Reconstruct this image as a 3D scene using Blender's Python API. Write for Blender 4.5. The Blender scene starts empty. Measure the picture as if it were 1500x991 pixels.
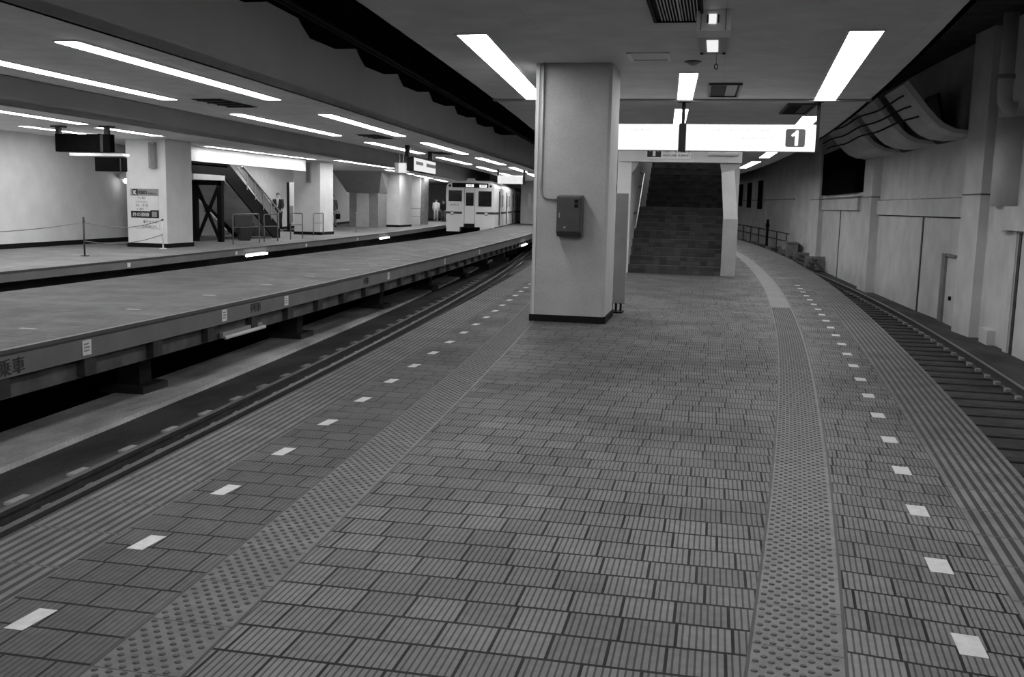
import bpy, bmesh, math, random
from math import sin, cos, pi, radians
from mathutils import Vector, Matrix
random.seed(7)
COL = bpy.context.scene.collection
ZC = 3.156          # ceiling height over the platforms
ZB = -1.25          # track bed

# ------------------------------------------------------------------ materials
def nt(name):
    m = bpy.data.materials.new(name); m.use_nodes = True
    t = m.node_tree; t.nodes.clear()
    o = t.nodes.new('ShaderNodeOutputMaterial')
    return m, t, o
class N:
    """tiny helper for math nodes"""
    def __init__(s, t): s.t = t
    def lk(s, a, b): s.t.links.new(a, b)
    def m(s, op, a, b=None, c=None):
        n = s.t.nodes.new('ShaderNodeMath'); n.operation = op
        for i, v in enumerate((a, b, c)):
            if v is None: continue
            if isinstance(v, (int, float)): n.inputs[i].default_value = v
            else: s.lk(v, n.inputs[i])
        return n.outputs[0]
    def uv(s):
        n = s.t.nodes.new('ShaderNodeUVMap'); x = s.t.nodes.new('ShaderNodeSeparateXYZ')
        s.lk(n.outputs[0], x.inputs[0]); return x.outputs[0], x.outputs[1]
    def obj(s): return s.t.nodes.new('ShaderNodeTexCoord').outputs['Object']
    def noise(s, scale, detail=3, vec=None, lo=0.0, hi=1.0, rough=.55):
        n = s.t.nodes.new('ShaderNodeTexNoise'); n.inputs['Scale'].default_value = scale
        n.inputs['Detail'].default_value = detail; n.inputs['Roughness'].default_value = rough
        s.lk(vec if vec is not None else s.obj(), n.inputs['Vector'])
        r = s.t.nodes.new('ShaderNodeMapRange'); r.inputs[1].default_value = .3; r.inputs[2].default_value = .7
        r.inputs[3].default_value = lo; r.inputs[4].default_value = hi
        s.lk(n.outputs[0], r.inputs[0]); return r.outputs[0]
    def white(s, a, b=None):
        n = s.t.nodes.new('ShaderNodeTexWhiteNoise'); n.noise_dimensions = '2D'
        c = s.t.nodes.new('ShaderNodeCombineXYZ'); s.lk(a, c.inputs[0])
        if b is not None: s.lk(b, c.inputs[1])
        s.lk(c.outputs[0], n.inputs['Vector']); return n.outputs['Value']
    def grey(s, v):
        c = s.t.nodes.new('ShaderNodeCombineColor')
        for i in range(3): s.lk(v, c.inputs[i])
        return c.outputs[0]
    def bsdf(s, out, val, rough=.6, spec=.4, metal=0, height=None, dist=.004):
        b = s.t.nodes.new('ShaderNodeBsdfPrincipled')
        if isinstance(val, (int, float)): b.inputs['Base Color'].default_value = (val, val, val, 1)
        else: s.lk(s.grey(val), b.inputs['Base Color'])
        if isinstance(rough, (int, float)): b.inputs['Roughness'].default_value = rough
        else: s.lk(rough, b.inputs['Roughness'])
        b.inputs['Specular IOR Level'].default_value = spec; b.inputs['Metallic'].default_value = metal
        if height is not None:
            bp = s.t.nodes.new('ShaderNodeBump'); bp.inputs['Distance'].default_value = dist
            bp.inputs['Strength'].default_value = .6
            s.lk(height, bp.inputs['Height']); s.lk(bp.outputs[0], b.inputs['Normal'])
        s.lk(b.outputs[0], out.inputs[0]); return b

def plain(name, g, rough=.6, var=.12, scale=3, spec=.35, metal=0, fine=0):
    m, t, o = nt(name); n = N(t)
    if var == 0: n.bsdf(o, g, rough, spec, metal); return m
    v = n.m('MULTIPLY', n.noise(scale, 4, lo=1-var, hi=1+var), g)
    if fine: v = n.m('MULTIPLY', v, n.noise(90, 2, lo=1-fine, hi=1+fine))
    n.bsdf(o, v, rough, spec, metal); return m
def emit(name, g, s):
    m, t, o = nt(name)
    e = t.nodes.new('ShaderNodeEmission'); e.inputs[0].default_value = (g, g, g, 1); e.inputs[1].default_value = s
    t.links.new(e.outputs[0], o.inputs[0]); return m

def tile_mat(name, light, dark, w=.19, h=.194, ribs=9, rndv=.22, ribdark=.5, grout=.045, spec=.12):
    m, t, o = nt(name); n = N(t); u, v = n.uv()
    vv = n.m('DIVIDE', v, h); row = n.m('FLOOR', vv); fv = n.m('FRACT', vv)
    off = n.white(row)
    tt = n.m('ADD', n.m('DIVIDE', u, w), n.m('MULTIPLY', off, 7))
    col = n.m('FLOOR', tt); ft = n.m('FRACT', tt)
    rnd = n.white(col, row)
    rb = n.m('FRACT', n.m('MULTIPLY', ft, ribs))
    rib = n.m('LESS_THAN', rb, .30)
    gr = n.m('MAXIMUM', n.m('LESS_THAN', ft, grout), n.m('LESS_THAN', fv, grout*1.25))
    base = n.m('MULTIPLY', n.m('ADD', n.m('MULTIPLY', rnd, rndv*2), 1-rndv), light)
    base = n.m('MULTIPLY', base, n.noise(.9, 4, lo=.78, hi=1.16))
    base = n.m('MULTIPLY', base, n.noise(22, 3, lo=.86, hi=1.12))
    base = n.m('MULTIPLY', base, n.m('SUBTRACT', 1, n.m('MULTIPLY', rib, ribdark)))
    base = n.m('ADD', n.m('MULTIPLY', base, n.m('SUBTRACT', 1, gr)), n.m('MULTIPLY', gr, dark))
    hgt = n.m('MULTIPLY', n.m('SUBTRACT', 1, n.m('MULTIPLY', rib, .5)), n.m('SUBTRACT', 1, gr))
    rg = n.noise(1.5, 3, lo=.52, hi=.75)
    n.bsdf(o, base, rg, spec, 0, hgt, .003); return m
def ridge_mat(name, light, dark, pitch=.052, seam=.4):
    m, t, o = nt(name); n = N(t); u, v = n.uv()
    fu = n.m('FRACT', n.m('DIVIDE', u, pitch)); vv = n.m('DIVIDE', v, seam)
    fv = n.m('FRACT', vv); rnd = n.white(n.m('FLOOR', vv))
    g = n.m('LESS_THAN', fu, .46); s = n.m('LESS_THAN', fv, .035)
    base = n.m('MULTIPLY', n.m('MULTIPLY', n.m('ADD', n.m('MULTIPLY', rnd, .25), .87), light), n.noise(5, 5, lo=.72, hi=1.2))
    g2 = n.m('MULTIPLY', g, n.m('SUBTRACT', 1, s))
    base = n.m('ADD', n.m('MULTIPLY', base, n.m('SUBTRACT', 1, n.m('MULTIPLY', g2, .74))), 0.0)
    base = n.m('MULTIPLY', base, n.m('SUBTRACT', 1, n.m('MULTIPLY', s, .45)))
    n.bsdf(o, base, .65, .15, 0, n.m('SUBTRACT', 1, g2), .006); return m
def tactile_mat(name, light):
    m, t, o = nt(name); n = N(t); u, v = n.uv()
    fv = n.m('FRACT', n.m('DIVIDE', v, .36)); s = n.m('LESS_THAN', fv, .018)
    rnd = n.white(n.m('FLOOR', n.m('DIVIDE', v, .36)))
    eu = n.m('ABSOLUTE', n.m('SUBTRACT', u, .16)); e = n.m('GREATER_THAN', eu, .148)
    base = n.m('MULTIPLY', n.noise(9, 5, lo=.75, hi=1.18), light)
    base = n.m('MULTIPLY', base, n.m('ADD', n.m('MULTIPLY', rnd, .18), .91))
    base = n.m('MULTIPLY', base, n.noise(120, 2, lo=.85, hi=1.1))
    base = n.m('MULTIPLY', base, n.m('SUBTRACT', 1, n.m('MULTIPLY', n.m('MAXIMUM', s, e), .72)))
    n.bsdf(o, base, .55, .2); return m
def block_mat(name, a, b, w, h, gap=.02, rough=.4, rnd=.35, axis='XZ'):
    """tiled riser / panelled ceiling: rectangles with joints in object space"""
    m, t, o = nt(name); n = N(t)
    x = t.nodes.new('ShaderNodeSeparateXYZ'); n.lk(n.obj(), x.inputs[0])
    i, j = ['XYZ'.index(c) for c in axis]
    tu = n.m('DIVIDE', x.outputs[i], w); tv = n.m('DIVIDE', x.outputs[j], h)
    r = n.white(n.m('FLOOR', tu), n.m('FLOOR', tv))
    g = n.m('MAXIMUM', n.m('LESS_THAN', n.m('FRACT', tu), gap*.1/w), n.m('LESS_THAN', n.m('FRACT', tv), gap*.1/h))
    base = n.m('MULTIPLY', n.m('ADD', n.m('MULTIPLY', r, rnd*2), 1-rnd), a)
    base = n.m('MULTIPLY', base, n.noise(2.2, 4, lo=.9, hi=1.1))
    base = n.m('ADD', n.m('MULTIPLY', base, n.m('SUBTRACT', 1, g)), n.m('MULTIPLY', g, b))
    n.bsdf(o, base, rough, .35); return m
def stain_mat(name, g, rough=.8, amt=.35):
    m, t, o = nt(name); n = N(t)
    mp = t.nodes.new('ShaderNodeMapping'); mp.inputs['Scale'].default_value = (1, .35, 1)
    n.lk(n.obj(), mp.inputs[0])
    v = n.m('MULTIPLY', n.noise(1.6, 5, mp.outputs[0], 1-amt, 1+amt), g)
    v = n.m('MULTIPLY', v, n.noise(30, 3, lo=.85, hi=1.15))
    n.bsdf(o, v, rough, .25); return m

M = {}
M['tile']   = tile_mat('ribbed_floor_tile', .110, .004, ribs=8, ribdark=.68, grout=.06, rndv=.16)
M['tileL']  = tile_mat('ribbed_floor_tile_edge', .076, .004, ribs=8, rndv=.10, ribdark=.5, grout=.055)
M['tileF']  = tile_mat('worn_floor_tile', .105, .03, spec=.2, rndv=.12, ribdark=.25)
M['tileP']  = tile_mat('pale_floor_tile', .24, .12, rndv=.08, ribdark=.15, spec=.3)
M['ridge']  = ridge_mat('ridged_edge_tile', .115, .05)
M['tact']   = tactile_mat('tactile_paving', .102)
M['dome']   = plain('tactile_dome', .062, .6, .2, 30, .15)
M['marker'] = plain('white_inlaid_tile', .38, .4, .12, 25)
M['conc']   = stain_mat('platform_concrete', .17)
M['fascia'] = plain('platform_fascia', .185, .6, .12, 2)
M['lip']    = plain('platform_lip', .1, .5, .15, 4)
M['steel']  = plain('dark_steel', .05, .5, .25, 6)
M['steelm'] = plain('painted_beam_steel', .22, .55, .3, 3)
M['beam']   = plain('rusty_beam', .11, .7, .35, 2.5, .15)
M['black']  = plain('black_paint', .010, .7, .2, 8, .12)
M['void']   = plain('dark_concrete', .08, .9, .3, 1.5, .1)
M['bed']    = stain_mat('track_ballast', .062, .95, .5)
M['bedc']   = stain_mat('track_concrete', .55, .85, .5)
M['rail']   = plain('rail_steel', .05, .35, .25, 12, .5)
M['railtop']= plain('rail_head', .35, .4, .1, 12, .5, 1)
M['railn'] = plain('dull_rail_head', .07, .6, .2, 12, .2)
M['sleeper']= plain('sleeper_concrete', .05, .9, .3, 6, .2)
M['ceil']   = block_mat('ceiling_panel', .66, .5, 1.8, .9, .06, .6, .02, 'XY')
M['ceilm']  = block_mat('middle_ceiling_panel', .88, .75, 1.8, .9, .06, .6, .02, 'XY')
M['ceilf']  = plain('ceiling_far', .75, .6, .08, 1)
M['fasc']   = plain('ceiling_fascia', .74, .55, .06, .8)
M['pillar'] = plain('speckled_pillar_coat', .43, .6, .07, 3, .3, fine=.1)
M['white']  = plain('white_wall_paint', .76, .6, .06, 2)
M['wallr']  = plain('grey_plaster', .62, .7, .13, 1.3, .25, fine=.05)
M['wallfar']= plain('smooth_grey_wall', .68, .3, .2, .9, .5)
M['base']   = plain('black_skirting', .010, .6, .2, 5, .1)
M['stairR'] = block_mat('dark_stair_tile', .055, .02, .15, .0915, .05, .35, .5)
M['stairT'] = plain('stair_tread_tile', .04, .4, .25, 8)
M['nosing'] = plain('stair_nosing', .10, .4, .2, 20)
M['sideup'] = plain('stair_wall_upper', .62, .6, .07, 3, fine=.06)
M['sidelo'] = plain('stair_wall_dado', .36, .6, .08, 3, fine=.1)
M['chrome'] = plain('tube_steel', .55, .3, .08, 20, .5, .9)
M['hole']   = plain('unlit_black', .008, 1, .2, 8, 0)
M['boxg']   = plain('cabinet_enamel', .065, .45, .12, 5)
M['boxd']   = plain('cabinet_seal', .012, .4, .1, 5)
M['pale']   = plain('pale_enamel', .78, .45, .06, 4)
M['mid']    = plain('mid_grey_enamel', .30, .5, .1, 4)
M['darkg']  = plain('dark_grey_enamel', .05, .5, .15, 4)
M['ink']    = plain('printed_ink', .02, .5, .1, 9)
M['faint']  = emit('faded_letter', .76, 1.0)
M['paint']  = plain('stencil_paint', .05, .7, .3, 12)
M['notice'] = plain('white_notice', .8, .5, .12, 30)
M['trainb'] = plain('cream_car_paint', .82, .35, .04, 1, .5)
M['trainr'] = plain('car_roof', .45, .5, .1, 2)
M['glass']  = plain('dark_window_glass', .02, .08, .3, 4, .6)
M['skin']   = plain('skin', .42, .55, .08, 20)
M['suit']   = plain('dark_cloth', .02, .8, .2, 12)
M['shirt']  = plain('white_cloth', .75, .8, .06, 14)
M['greyc']  = plain('grey_cloth', .13, .8, .15, 12)
M['lightc'] = plain('light_cloth', .42, .8, .1, 12)
M['hair']   = plain('black_hair', .015, .6, .2, 30)
L_EM = 17.5
M['lamp']   = emit('fluorescent_diffuser', 1.0, L_EM)
M['lampf']  = emit('fluorescent_diffuser_far', 1.0, 18.0)
M['tube']   = emit('bare_tube', 1.0, 9.0)
M['sign']   = emit('backlit_sign_face', 1.0, 1.15)
M['signf']  = emit('backlit_far_sign', 1.0, .85)
M['dest']   = emit('lit_destination_blind', 1.0, 1.0)
M['small']  = emit('small_lamp', 1.0, .9)

# ------------------------------------------------------------------ mesh builder
class MB:
    def __init__(s): s.v = []; s.f = []; s.uvs = None; s.mi = []; s.cur = 0
    def add(s, vs, fs):
        k = len(s.v); s.v += [tuple(p) for p in vs]; s.f += [tuple(i+k for i in f) for f in fs]; s.mi += [s.cur]*len(fs)
        return s
    def box(s, x0, x1, y0, y1, z0, z1, sh=0.0):
        """sh: x shear per metre of y"""
        P = []
        for z in (z0, z1):
            for x, y in ((x0, y0), (x1, y0), (x1, y1), (x0, y1)): P.append((x+sh*(y-y0), y, z))
        return s.add(P, [(0,3,2,1),(4,5,6,7),(0,1,5,4),(1,2,6,5),(2,3,7,6),(3,0,4,7)])
    def bar(s, a, b, w, h, up=(0,0,1)):
        a = Vector(a); b = Vector(b); d = (b-a).normalized(); up = Vector(up)
        if abs(d.dot(up)) > .98: up = Vector((0,1,0))
        r = d.cross(up).normalized(); u = r.cross(d)
        P = []
        for p in (a, b):
            for i, j in ((-1,-1),(1,-1),(1,1),(-1,1)): P.append(p + r*i*w/2 + u*j*h/2)
        return s.add(P, [(0,1,2,3),(7,6,5,4),(0,4,5,1),(1,5,6,2),(2,6,7,3),(3,7,4,0)])
    def prism(s, poly, axis, a, b):
        n = len(poly); P = []
        for t in (a, b):
            for p, q in poly:
                P.append({'x': (t, p, q), 'y': (p, t, q), 'z': (p, q, t)}[axis])
        F = [tuple(range(n)), tuple(range(2*n-1, n-1, -1))]
        for i in range(n): F.append((i, i+n, (i+1) % n + n, (i+1) % n)[::-1])
        return s.add(P, F)
    def tube(s, pts, r, n=8, caps=True):
        pts = [Vector(p) for p in pts]; R = r if isinstance(r, (list, tuple)) else [r]*len(pts)
        P = []; F = []; prev = None
        for i, p in enumerate(pts):
            d = (pts[min(i+1, len(pts)-1)] - pts[max(i-1, 0)])
            d = d.normalized() if d.length > 1e-9 else Vector((0,0,1))
            if prev is None:
                a = Vector((0,0,1)) if abs(d.z) < .9 else Vector((1,0,0)); u = d.cross(a).normalized()
            else:
                u = (prev - d*prev.dot(d)); u = u.normalized() if u.length > 1e-6 else d.orthogonal().normalized()
            prev = u; w = d.cross(u)
            for k in range(n):
                t = 2*pi*k/n; P.append(p + (u*cos(t) + w*sin(t))*R[i])
        for i in range(len(pts)-1):
            for k in range(n):
                F.append((i*n+k, i*n+(k+1) % n, (i+1)*n+(k+1) % n, (i+1)*n+k))
        if caps: F.append(tuple(range(n-1, -1, -1))); F.append(tuple((len(pts)-1)*n+k for k in range(n)))
        return s.add(P, F)
    def loft(s, rings, n=14):
        """rings: (x, y, z, rx, ry) horizontal ellipses"""
        P = []; F = []
        for x, y, z, rx, ry in rings:
            for k in range(n):
                t = 2*pi*k/n; P.append((x+rx*cos(t), y+ry*sin(t), z))
        for i in range(len(rings)-1):
            for k in range(n): F.append((i*n+k, i*n+(k+1) % n, (i+1)*n+(k+1) % n, (i+1)*n+k))
        F.append(tuple(range(n-1, -1, -1))); F.append(tuple((len(rings)-1)*n+k for k in range(n)))
        return s.add(P, F)
    def disc(s, c, r, t, axis='y', n=16):
        c = Vector(c); d = {'x': Vector((1,0,0)), 'y': Vector((0,1,0)), 'z': Vector((0,0,1))}[axis]
        return s.tube([c-d*t/2, c+d*t/2], r, n)
    def build(s, name, mat, parent=None, smooth=False, bevel=0):
        me = bpy.data.meshes.new(name); me.from_pydata(s.v, [], s.f); me.update()
        mats = mat if isinstance(mat, list) else [mat]
        for m in mats: me.materials.append(m)
        if len(mats) > 1: me.polygons.foreach_set('material_index', s.mi)
        if s.uvs:
            l = me.uv_layers.new(name='UVMap')
            for lp in me.loops: l.data[lp.index].uv = s.uvs[lp.vertex_index]
        bm = bmesh.new(); bm.from_mesh(me); bmesh.ops.recalc_face_normals(bm, faces=bm.faces); bm.to_mesh(me); bm.free()
        if smooth: me.polygons.foreach_set('use_smooth', [True]*len(me.polygons))
        o = bpy.data.objects.new(name, me); COL.objects.link(o)
        if parent is not None: o.parent = parent; o.matrix_parent_inverse = parent.matrix_basis.inverted()
        if bevel:
            b = o.modifiers.new('bevel', 'BEVEL'); b.width = bevel; b.segments = 2; b.limit_method = 'ANGLE'
        return o
def tag(o, label, cat, group=None, kind=None):
    o['label'] = label; o['category'] = cat
    if group: o['group'] = group
    if kind: o['kind'] = kind
    return o
def empty(name, loc, label, cat, group=None, kind=None, rz=0):
    o = bpy.data.objects.new(name, None); COL.objects.link(o); o.location = loc; o.rotation_euler = (0, 0, rz)
    o.empty_display_size = .1
    return tag(o, label, cat, group, kind)
def copy_tree(o, parent=None):
    c = o.copy(); COL.objects.link(c)
    if parent is not None: c.parent = parent
    for ch in list(o.children): copy_tree(ch, c)
    return c
_FONT = bpy.data.fonts.load('<builtin>')
def text(body, size, mat, parent, loc, rot, name='lettering', width=None, bold=0.0, align='LEFT', depth=.002):
    cu = bpy.data.curves.new(name, 'FONT'); cu.body = body; cu.size = size; cu.font = _FONT
    cu.extrude = depth; cu.offset = bold; cu.align_x = align; cu.align_y = 'BOTTOM_BASELINE'
    tmp = bpy.data.objects.new('tmp', cu); COL.objects.link(tmp)
    bpy.context.view_layer.update()
    me = bpy.data.meshes.new_from_object(tmp.evaluated_get(bpy.context.evaluated_depsgraph_get()))
    bpy.data.objects.remove(tmp); me.name = name
    if width and len(me.vertices):
        xs = [v.co.x for v in me.vertices]; k = width/max(1e-6, max(xs)-min(xs)); x0 = min(xs)
        for v in me.vertices: v.co.x = (v.co.x-x0)*k
    me.materials.clear(); me.materials.append(mat)
    o = bpy.data.objects.new(name, me); COL.objects.link(o)
    o.location = loc; o.rotation_euler = rot
    if parent is not None: o.parent = parent; o.matrix_parent_inverse = parent.matrix_basis.inverted()
    return o
def lerp(tab, y):
    if y <= tab[0][0]:
        (a, b), (c, d) = tab[0], tab[1]
    elif y >= tab[-1][0]:
        (a, b), (c, d) = tab[-2], tab[-1]
    else:
        for (a, b), (c, d) in zip(tab, tab[1:]):
            if a <= y <= c: break
    return b + (d-b)*(y-a)/(c-a)
def smooth(tab, step=2.0):
    """natural smoothing of a node table by repeated corner cutting"""
    ys = []; y = tab[0][0]
    while y <= tab[-1][0]: ys.append(y); y += step
    vs = [lerp(tab, y) for y in ys]
    for _ in range(6): vs = [vs[0]] + [(vs[i-1]+2*vs[i]+vs[i+1])/4 for i in range(1, len(vs)-1)] + [vs[-1]]
    return list(zip(ys, vs))
# plan curves of the station (x as a function of distance y)
def ER(y): return 2.32 - (y-23)**2/524                    # near platform, right edge
def EL(y): return -2.93 - ((y+26)**2-900)/1060            # near platform, left edge
T_MN = smooth([(-14,-6.05),(0,-6.25),(8,-6.42),(15.5,-6.66),(25,-7.2),(45,-8.75),(60,-10.3),(110,-17)])
T_MF = smooth([(-14,-9.7),(0,-9.9),(12,-10.2),(20,-10.6),(30,-11.0),(40,-11.4),(50,-12.3),(57,-13.1),(79,-15.9),(110,-20.5)])
T_FN = smooth([(-14,-12.3),(0,-12.5),(15,-12.8),(20,-13.0),(25,-13.4),(36,-14.2),(47,-15.35),(61,-17.2),(80,-20),(110,-25)])
T_BW = smooth([(-14,-17.0),(0,-17.3),(15,-17.6),(22,-18.0),(28,-18.4),(34,-19.15),(42,-20.2),(52,-21.6),(65,-24.2),(80,-27.5),(110,-34)])
T_CR = smooth([(-14,-6.0),(0,-6.1),(8,-6.33),(11.6,-6.58),(17.3,-6.9),(22.7,-7.3),(46.5,-8.75),(60,-10.2),(110,-16.8)])
T_CL = smooth([(-14,-9.6),(0,-9.85),(12.6,-10.28),(17.8,-10.66),(26.4,-10.95),(40,-11.5),(56,-13),(80,-16),(110,-20.5)])
def MN(y): return lerp(T_MN, y)
def MF(y): return lerp(T_MF, y)
def FN(y): return lerp(T_FN, y)
def BW(y): return lerp(T_BW, y)
def CR(y): return lerp(T_CR, y)
def CL(y): return lerp(T_CL, y)
def ys(a, b, st=1.0):
    n = max(1, int(round((b-a)/st))); return [a+(b-a)*i/n for i in range(n+1)]
def strip(fa, fb, Y, z, uvmode=None, k=0.0, zb=None, off=0.0):
    """ribbon between two plan curves (solid when zb is given)"""
    m = MB(); uv = []
    P = []
    for y in Y:
        a = fa(y); b = fb(y)
        P += [(a, y, z), (b, y, z)]
        if uvmode == 'a': uv += [(0+off, y+k*a), (b-a+off, y+k*b)]
        elif uvmode == 'b': uv += [(a-b+off, y+k*a), (off, y+k*b)]
        elif uvmode == 'w': uv += [(a, y+k*a), (b, y+k*b)]
        if zb is not None: P += [(a, y, zb), (b, y, zb)]
    s = 4 if zb is not None else 2
    F = []
    for i in range(len(Y)-1):
        p = i*s; q = p+s
        F.append((p, p+1, q+1, q))
        if s == 4: F += [(p+2, q+2, q+3, p+3), (p, q, q+2, p+2), (p+1, p+3, q+3, q+1)]
    if s == 4:
        e = (len(Y)-1)*4; F += [(0, 2, 3, 1), (e, e+1, e+3, e+2)]
    m.add(P, F)
    if uvmode: m.uvs = uv
    return m
def wallstrip(fx, Y, z0, z1, th):
    """vertical curved wall between z0 and z1, thickness th in x"""
    return strip(lambda y: fx(y), lambda y: fx(y)+th, Y, z1, None, 0, z0)

Y0, Y1 = -14, 100
# ------------------------------------------------------------------ near platform (the floor the camera stands on)
fl = tag(strip(lambda y: EL(y), lambda y: ER(y), ys(Y0, 75), -.03, None, 0, -.27).build('floor', M['fascia']),
         'near station platform of ribbed tiles with a curved right edge', 'platform', kind='structure')
RW = .45; LW = .45
a0, a1 = -2, 75
TLo = smooth([(-3,-1.62),(0,-1.70),(2.5,-1.83),(4.9,-1.97),(6.2,-2.06),(9.3,-2.26),(11.6,-2.45),(20,-3.2),(30,-4.4),(75,-11)], 1)
TRi = smooth([(-3,-.45),(0,-.14),(3,.17),(4.8,.33),(6.1,.43),(7.55,.53),(9.2,.63),(11.1,.74),(14,.84),(18,.93),(21,.93),(24.3,.89),(31,.70),(40,.1),(75,-5)], 1)
def tlo(y): return lerp(TLo, y)
def tli(y): return lerp(TLo, y)+.32
def trl(y): return lerp(TRi, y)
def trr(y): return lerp(TRi, y)+.32
Yf = ys(a0, 24, .5)+ys(25, 75, 1.0)
strip(lambda y: EL(y), lambda y: EL(y)+LW, Yf, 0, 'a').build('edge_tiles', M['ridge'], fl)
strip(lambda y: EL(y)+LW, tlo, Yf, 0, 'a', .0).build('side_paving', M['tileL'], fl)
strip(tlo, tli, Yf, 0, 'a', .0).build('tactile_strip', M['tact'], fl)
strip(tli, trl, Yf, 0, 'w', .0).build('centre_paving', M['tile'], fl)
strip(trl, trr, Yf, 0, 'a', .14).build('tactile_strip', M['tact'], fl)
strip(trr, lambda y: ER(y)-RW, Yf, 0, 'b', .16).build('side_paving', M['tile'], fl)
strip(lambda y: ER(y)-RW, lambda y: ER(y), Yf, 0, 'b', .14).build('edge_tiles', M['ridge'], fl)
# raised warning domes on the two tactile strips
for fx in (tlo, trl):
    m = MB(); y = 2.0; r = 0
    while y < 15:
        for c in range(6):
            x = fx(y)+.030+c*.050+(.025 if r % 2 else 0)
            if x > fx(y)+.30 or (y/.36) % 1 < .04: continue
            n = 7; P = []; F = []
            for rr, zz in ((.0125, 0.0), (.008, .0045)):
                for k in range(n): P.append((x+rr*cos(2*pi*k/n), y+rr*sin(2*pi*k/n), zz))
            for k in range(n): F.append((k, (k+1) % n, n+(k+1) % n, n+k))
            F.append(tuple(range(n, 2*n)))
            m.add(P, F)
        y += .036; r += 1
    m.build('tactile_domes', M['dome'], fl)
# white marker tiles set into the paving
def marker(x, y, w, h, sk):
    MB().add([(x-w/2, y-h/2-sk, .0015), (x+w/2, y-h/2+sk, .0015), (x+w/2+.008, y+h/2+sk, .0015), (x-w/2+.008, y+h/2-sk, .0015),
              (x-w/2, y-h/2-sk, -.01), (x+w/2, y-h/2+sk, -.01), (x+w/2, y+h/2+sk, -.01), (x-w/2, y+h/2-sk, -.01)],
             [(0,1,2,3),(0,4,5,1),(1,5,6,2),(2,6,7,3),(3,7,4,0)]).build('marker_tile', M['marker'], fl)
XL = [(2,-2.19),(2.77,-2.24),(5.07,-2.39),(7.38,-2.53),(9.7,-2.68),(11.98,-2.83),(12.84,-2.9),(20,-3.5),(30,-4.6)]
XR = [(2,.8),(3.38,.91),(4.95,1.04),(6.48,1.16),(8.77,1.30),(11.07,1.42),(15,1.55),(20,1.62),(26,1.58)]
for i in range(20): marker(lerp(XL, 2.77+.776*i), 2.77+.776*i, .072, .17, 0)
for i in range(22): marker(lerp(XR, 3.38+.776*i), 3.38+.776*i, .088, .172, -.005)
# recessed walls below the slab
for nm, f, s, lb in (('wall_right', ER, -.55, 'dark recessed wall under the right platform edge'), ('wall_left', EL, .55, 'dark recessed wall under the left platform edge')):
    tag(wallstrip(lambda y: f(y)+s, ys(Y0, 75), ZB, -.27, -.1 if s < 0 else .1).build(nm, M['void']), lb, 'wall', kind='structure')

LR1 = lambda y: EL(y)-2.27
LR0 = lambda y: EL(y)-.90
RR1 = lambda y: ER(y)+2.24
RR0 = lambda y: ER(y)+.88
# ------------------------------------------------------------------ track beds, rails and sleepers
tag(strip(lambda y: -36, lambda y: 12, [Y0, 0, 50, 105], ZB, None, 0, ZB-.3).build('ground', M['bed']),
    'dark ballast track bed below the platforms', 'ground', kind='structure')
gd = tag(strip(lambda y: EL(y)-4.42, lambda y: EL(y)-3.5, ys(Y0, 60), ZB+.06, None, 0, ZB-.05).build('floor', M['bedc']),
    'pale stained concrete drain strip beside the left track', 'drain strip', kind='structure')
tag(strip(lambda y: MN(y)-1.7, lambda y: EL(y)-4.42, ys(Y0, 60), ZB+.05, None, 0, ZB-.05).build('floor', M['hole']),  # near-black strip laid in as the middle platform's shadow
    'black strip painted as shade on the track bed under the middle platform', 'track bed', kind='structure')
tag(strip(lambda y: ER(y)+2.55, lambda y: ER(y)+4.6, ys(Y0, 75), ZB+.10, None, 0, ZB-.05).build('floor', M['bed']),
    'dark walkway strip between right rail and wall', 'walkway', kind='structure')
for nm, fa, fb, lb in (('floor', lambda y: LR1(y)-.2, lambda y: EL(y)-.4, 'dark ballast between the left track rails'), ('floor', lambda y: ER(y)+.4, lambda y: ER(y)+2.5, 'dark ballast between the right track rails')):
    tag(strip(fa, fb, ys(Y0, 70), -1.178, None, 0, ZB-.05).build(nm, M['bed']), lb, 'ballast', kind='structure')
def rail(fx, label, grp, head=None, y1=70):
    Y = ys(-10, y1, 1.0); prof = [(-.035,-.005),(.035,-.005),(.035,-.04),(.012,-.05),(.012,-.13),(.065,-.145),(.065,-.155),(-.065,-.155),(-.065,-.145),(-.012,-.13),(-.012,-.05),(-.035,-.04)]
    P = []; F = []; n = len(prof)
    for y in Y: P += [(fx(y)+p, y, -1.0+q) for p, q in prof]
    for i in range(len(Y)-1):
        for k in range(n): F.append((i*n+k, (i+1)*n+k, (i+1)*n+(k+1) % n, i*n+(k+1) % n))
    o = tag(MB().add(P, F).build('rail', M['rail']), label, 'rail', grp)
    strip(lambda y: fx(y)-.033, lambda y: fx(y)+.033, Y, -1.0, None, 0, -1.006).build('rail_head', head or M['railn'], o)['label'] = 'worn rail head'
    return o
rail(LR1, 'left track rail nearest the pale drain strip', 'left track rails')
rail(LR0, 'left track rail tucked under the near platform edge', 'left track rails')
rail(lambda y: EL(y)-1.98, 'inner guard rail beside the left track running rail', 'left track rails')
rail(RR1, 'right track rail nearest the plastered wall', 'right track rails', M['railtop'])
rail(RR0, 'right track rail tucked under the platform edge', 'right track rails')
TR2 = lambda y: (MF(y)+FN(y))/2
rail(lambda y: TR2(y)+.68, 'far track rail beside the middle platform', 'far track rails', y1=60)
rail(lambda y: TR2(y)-.68, 'far track rail beside the far platform', 'far track rails', y1=60)
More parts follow.
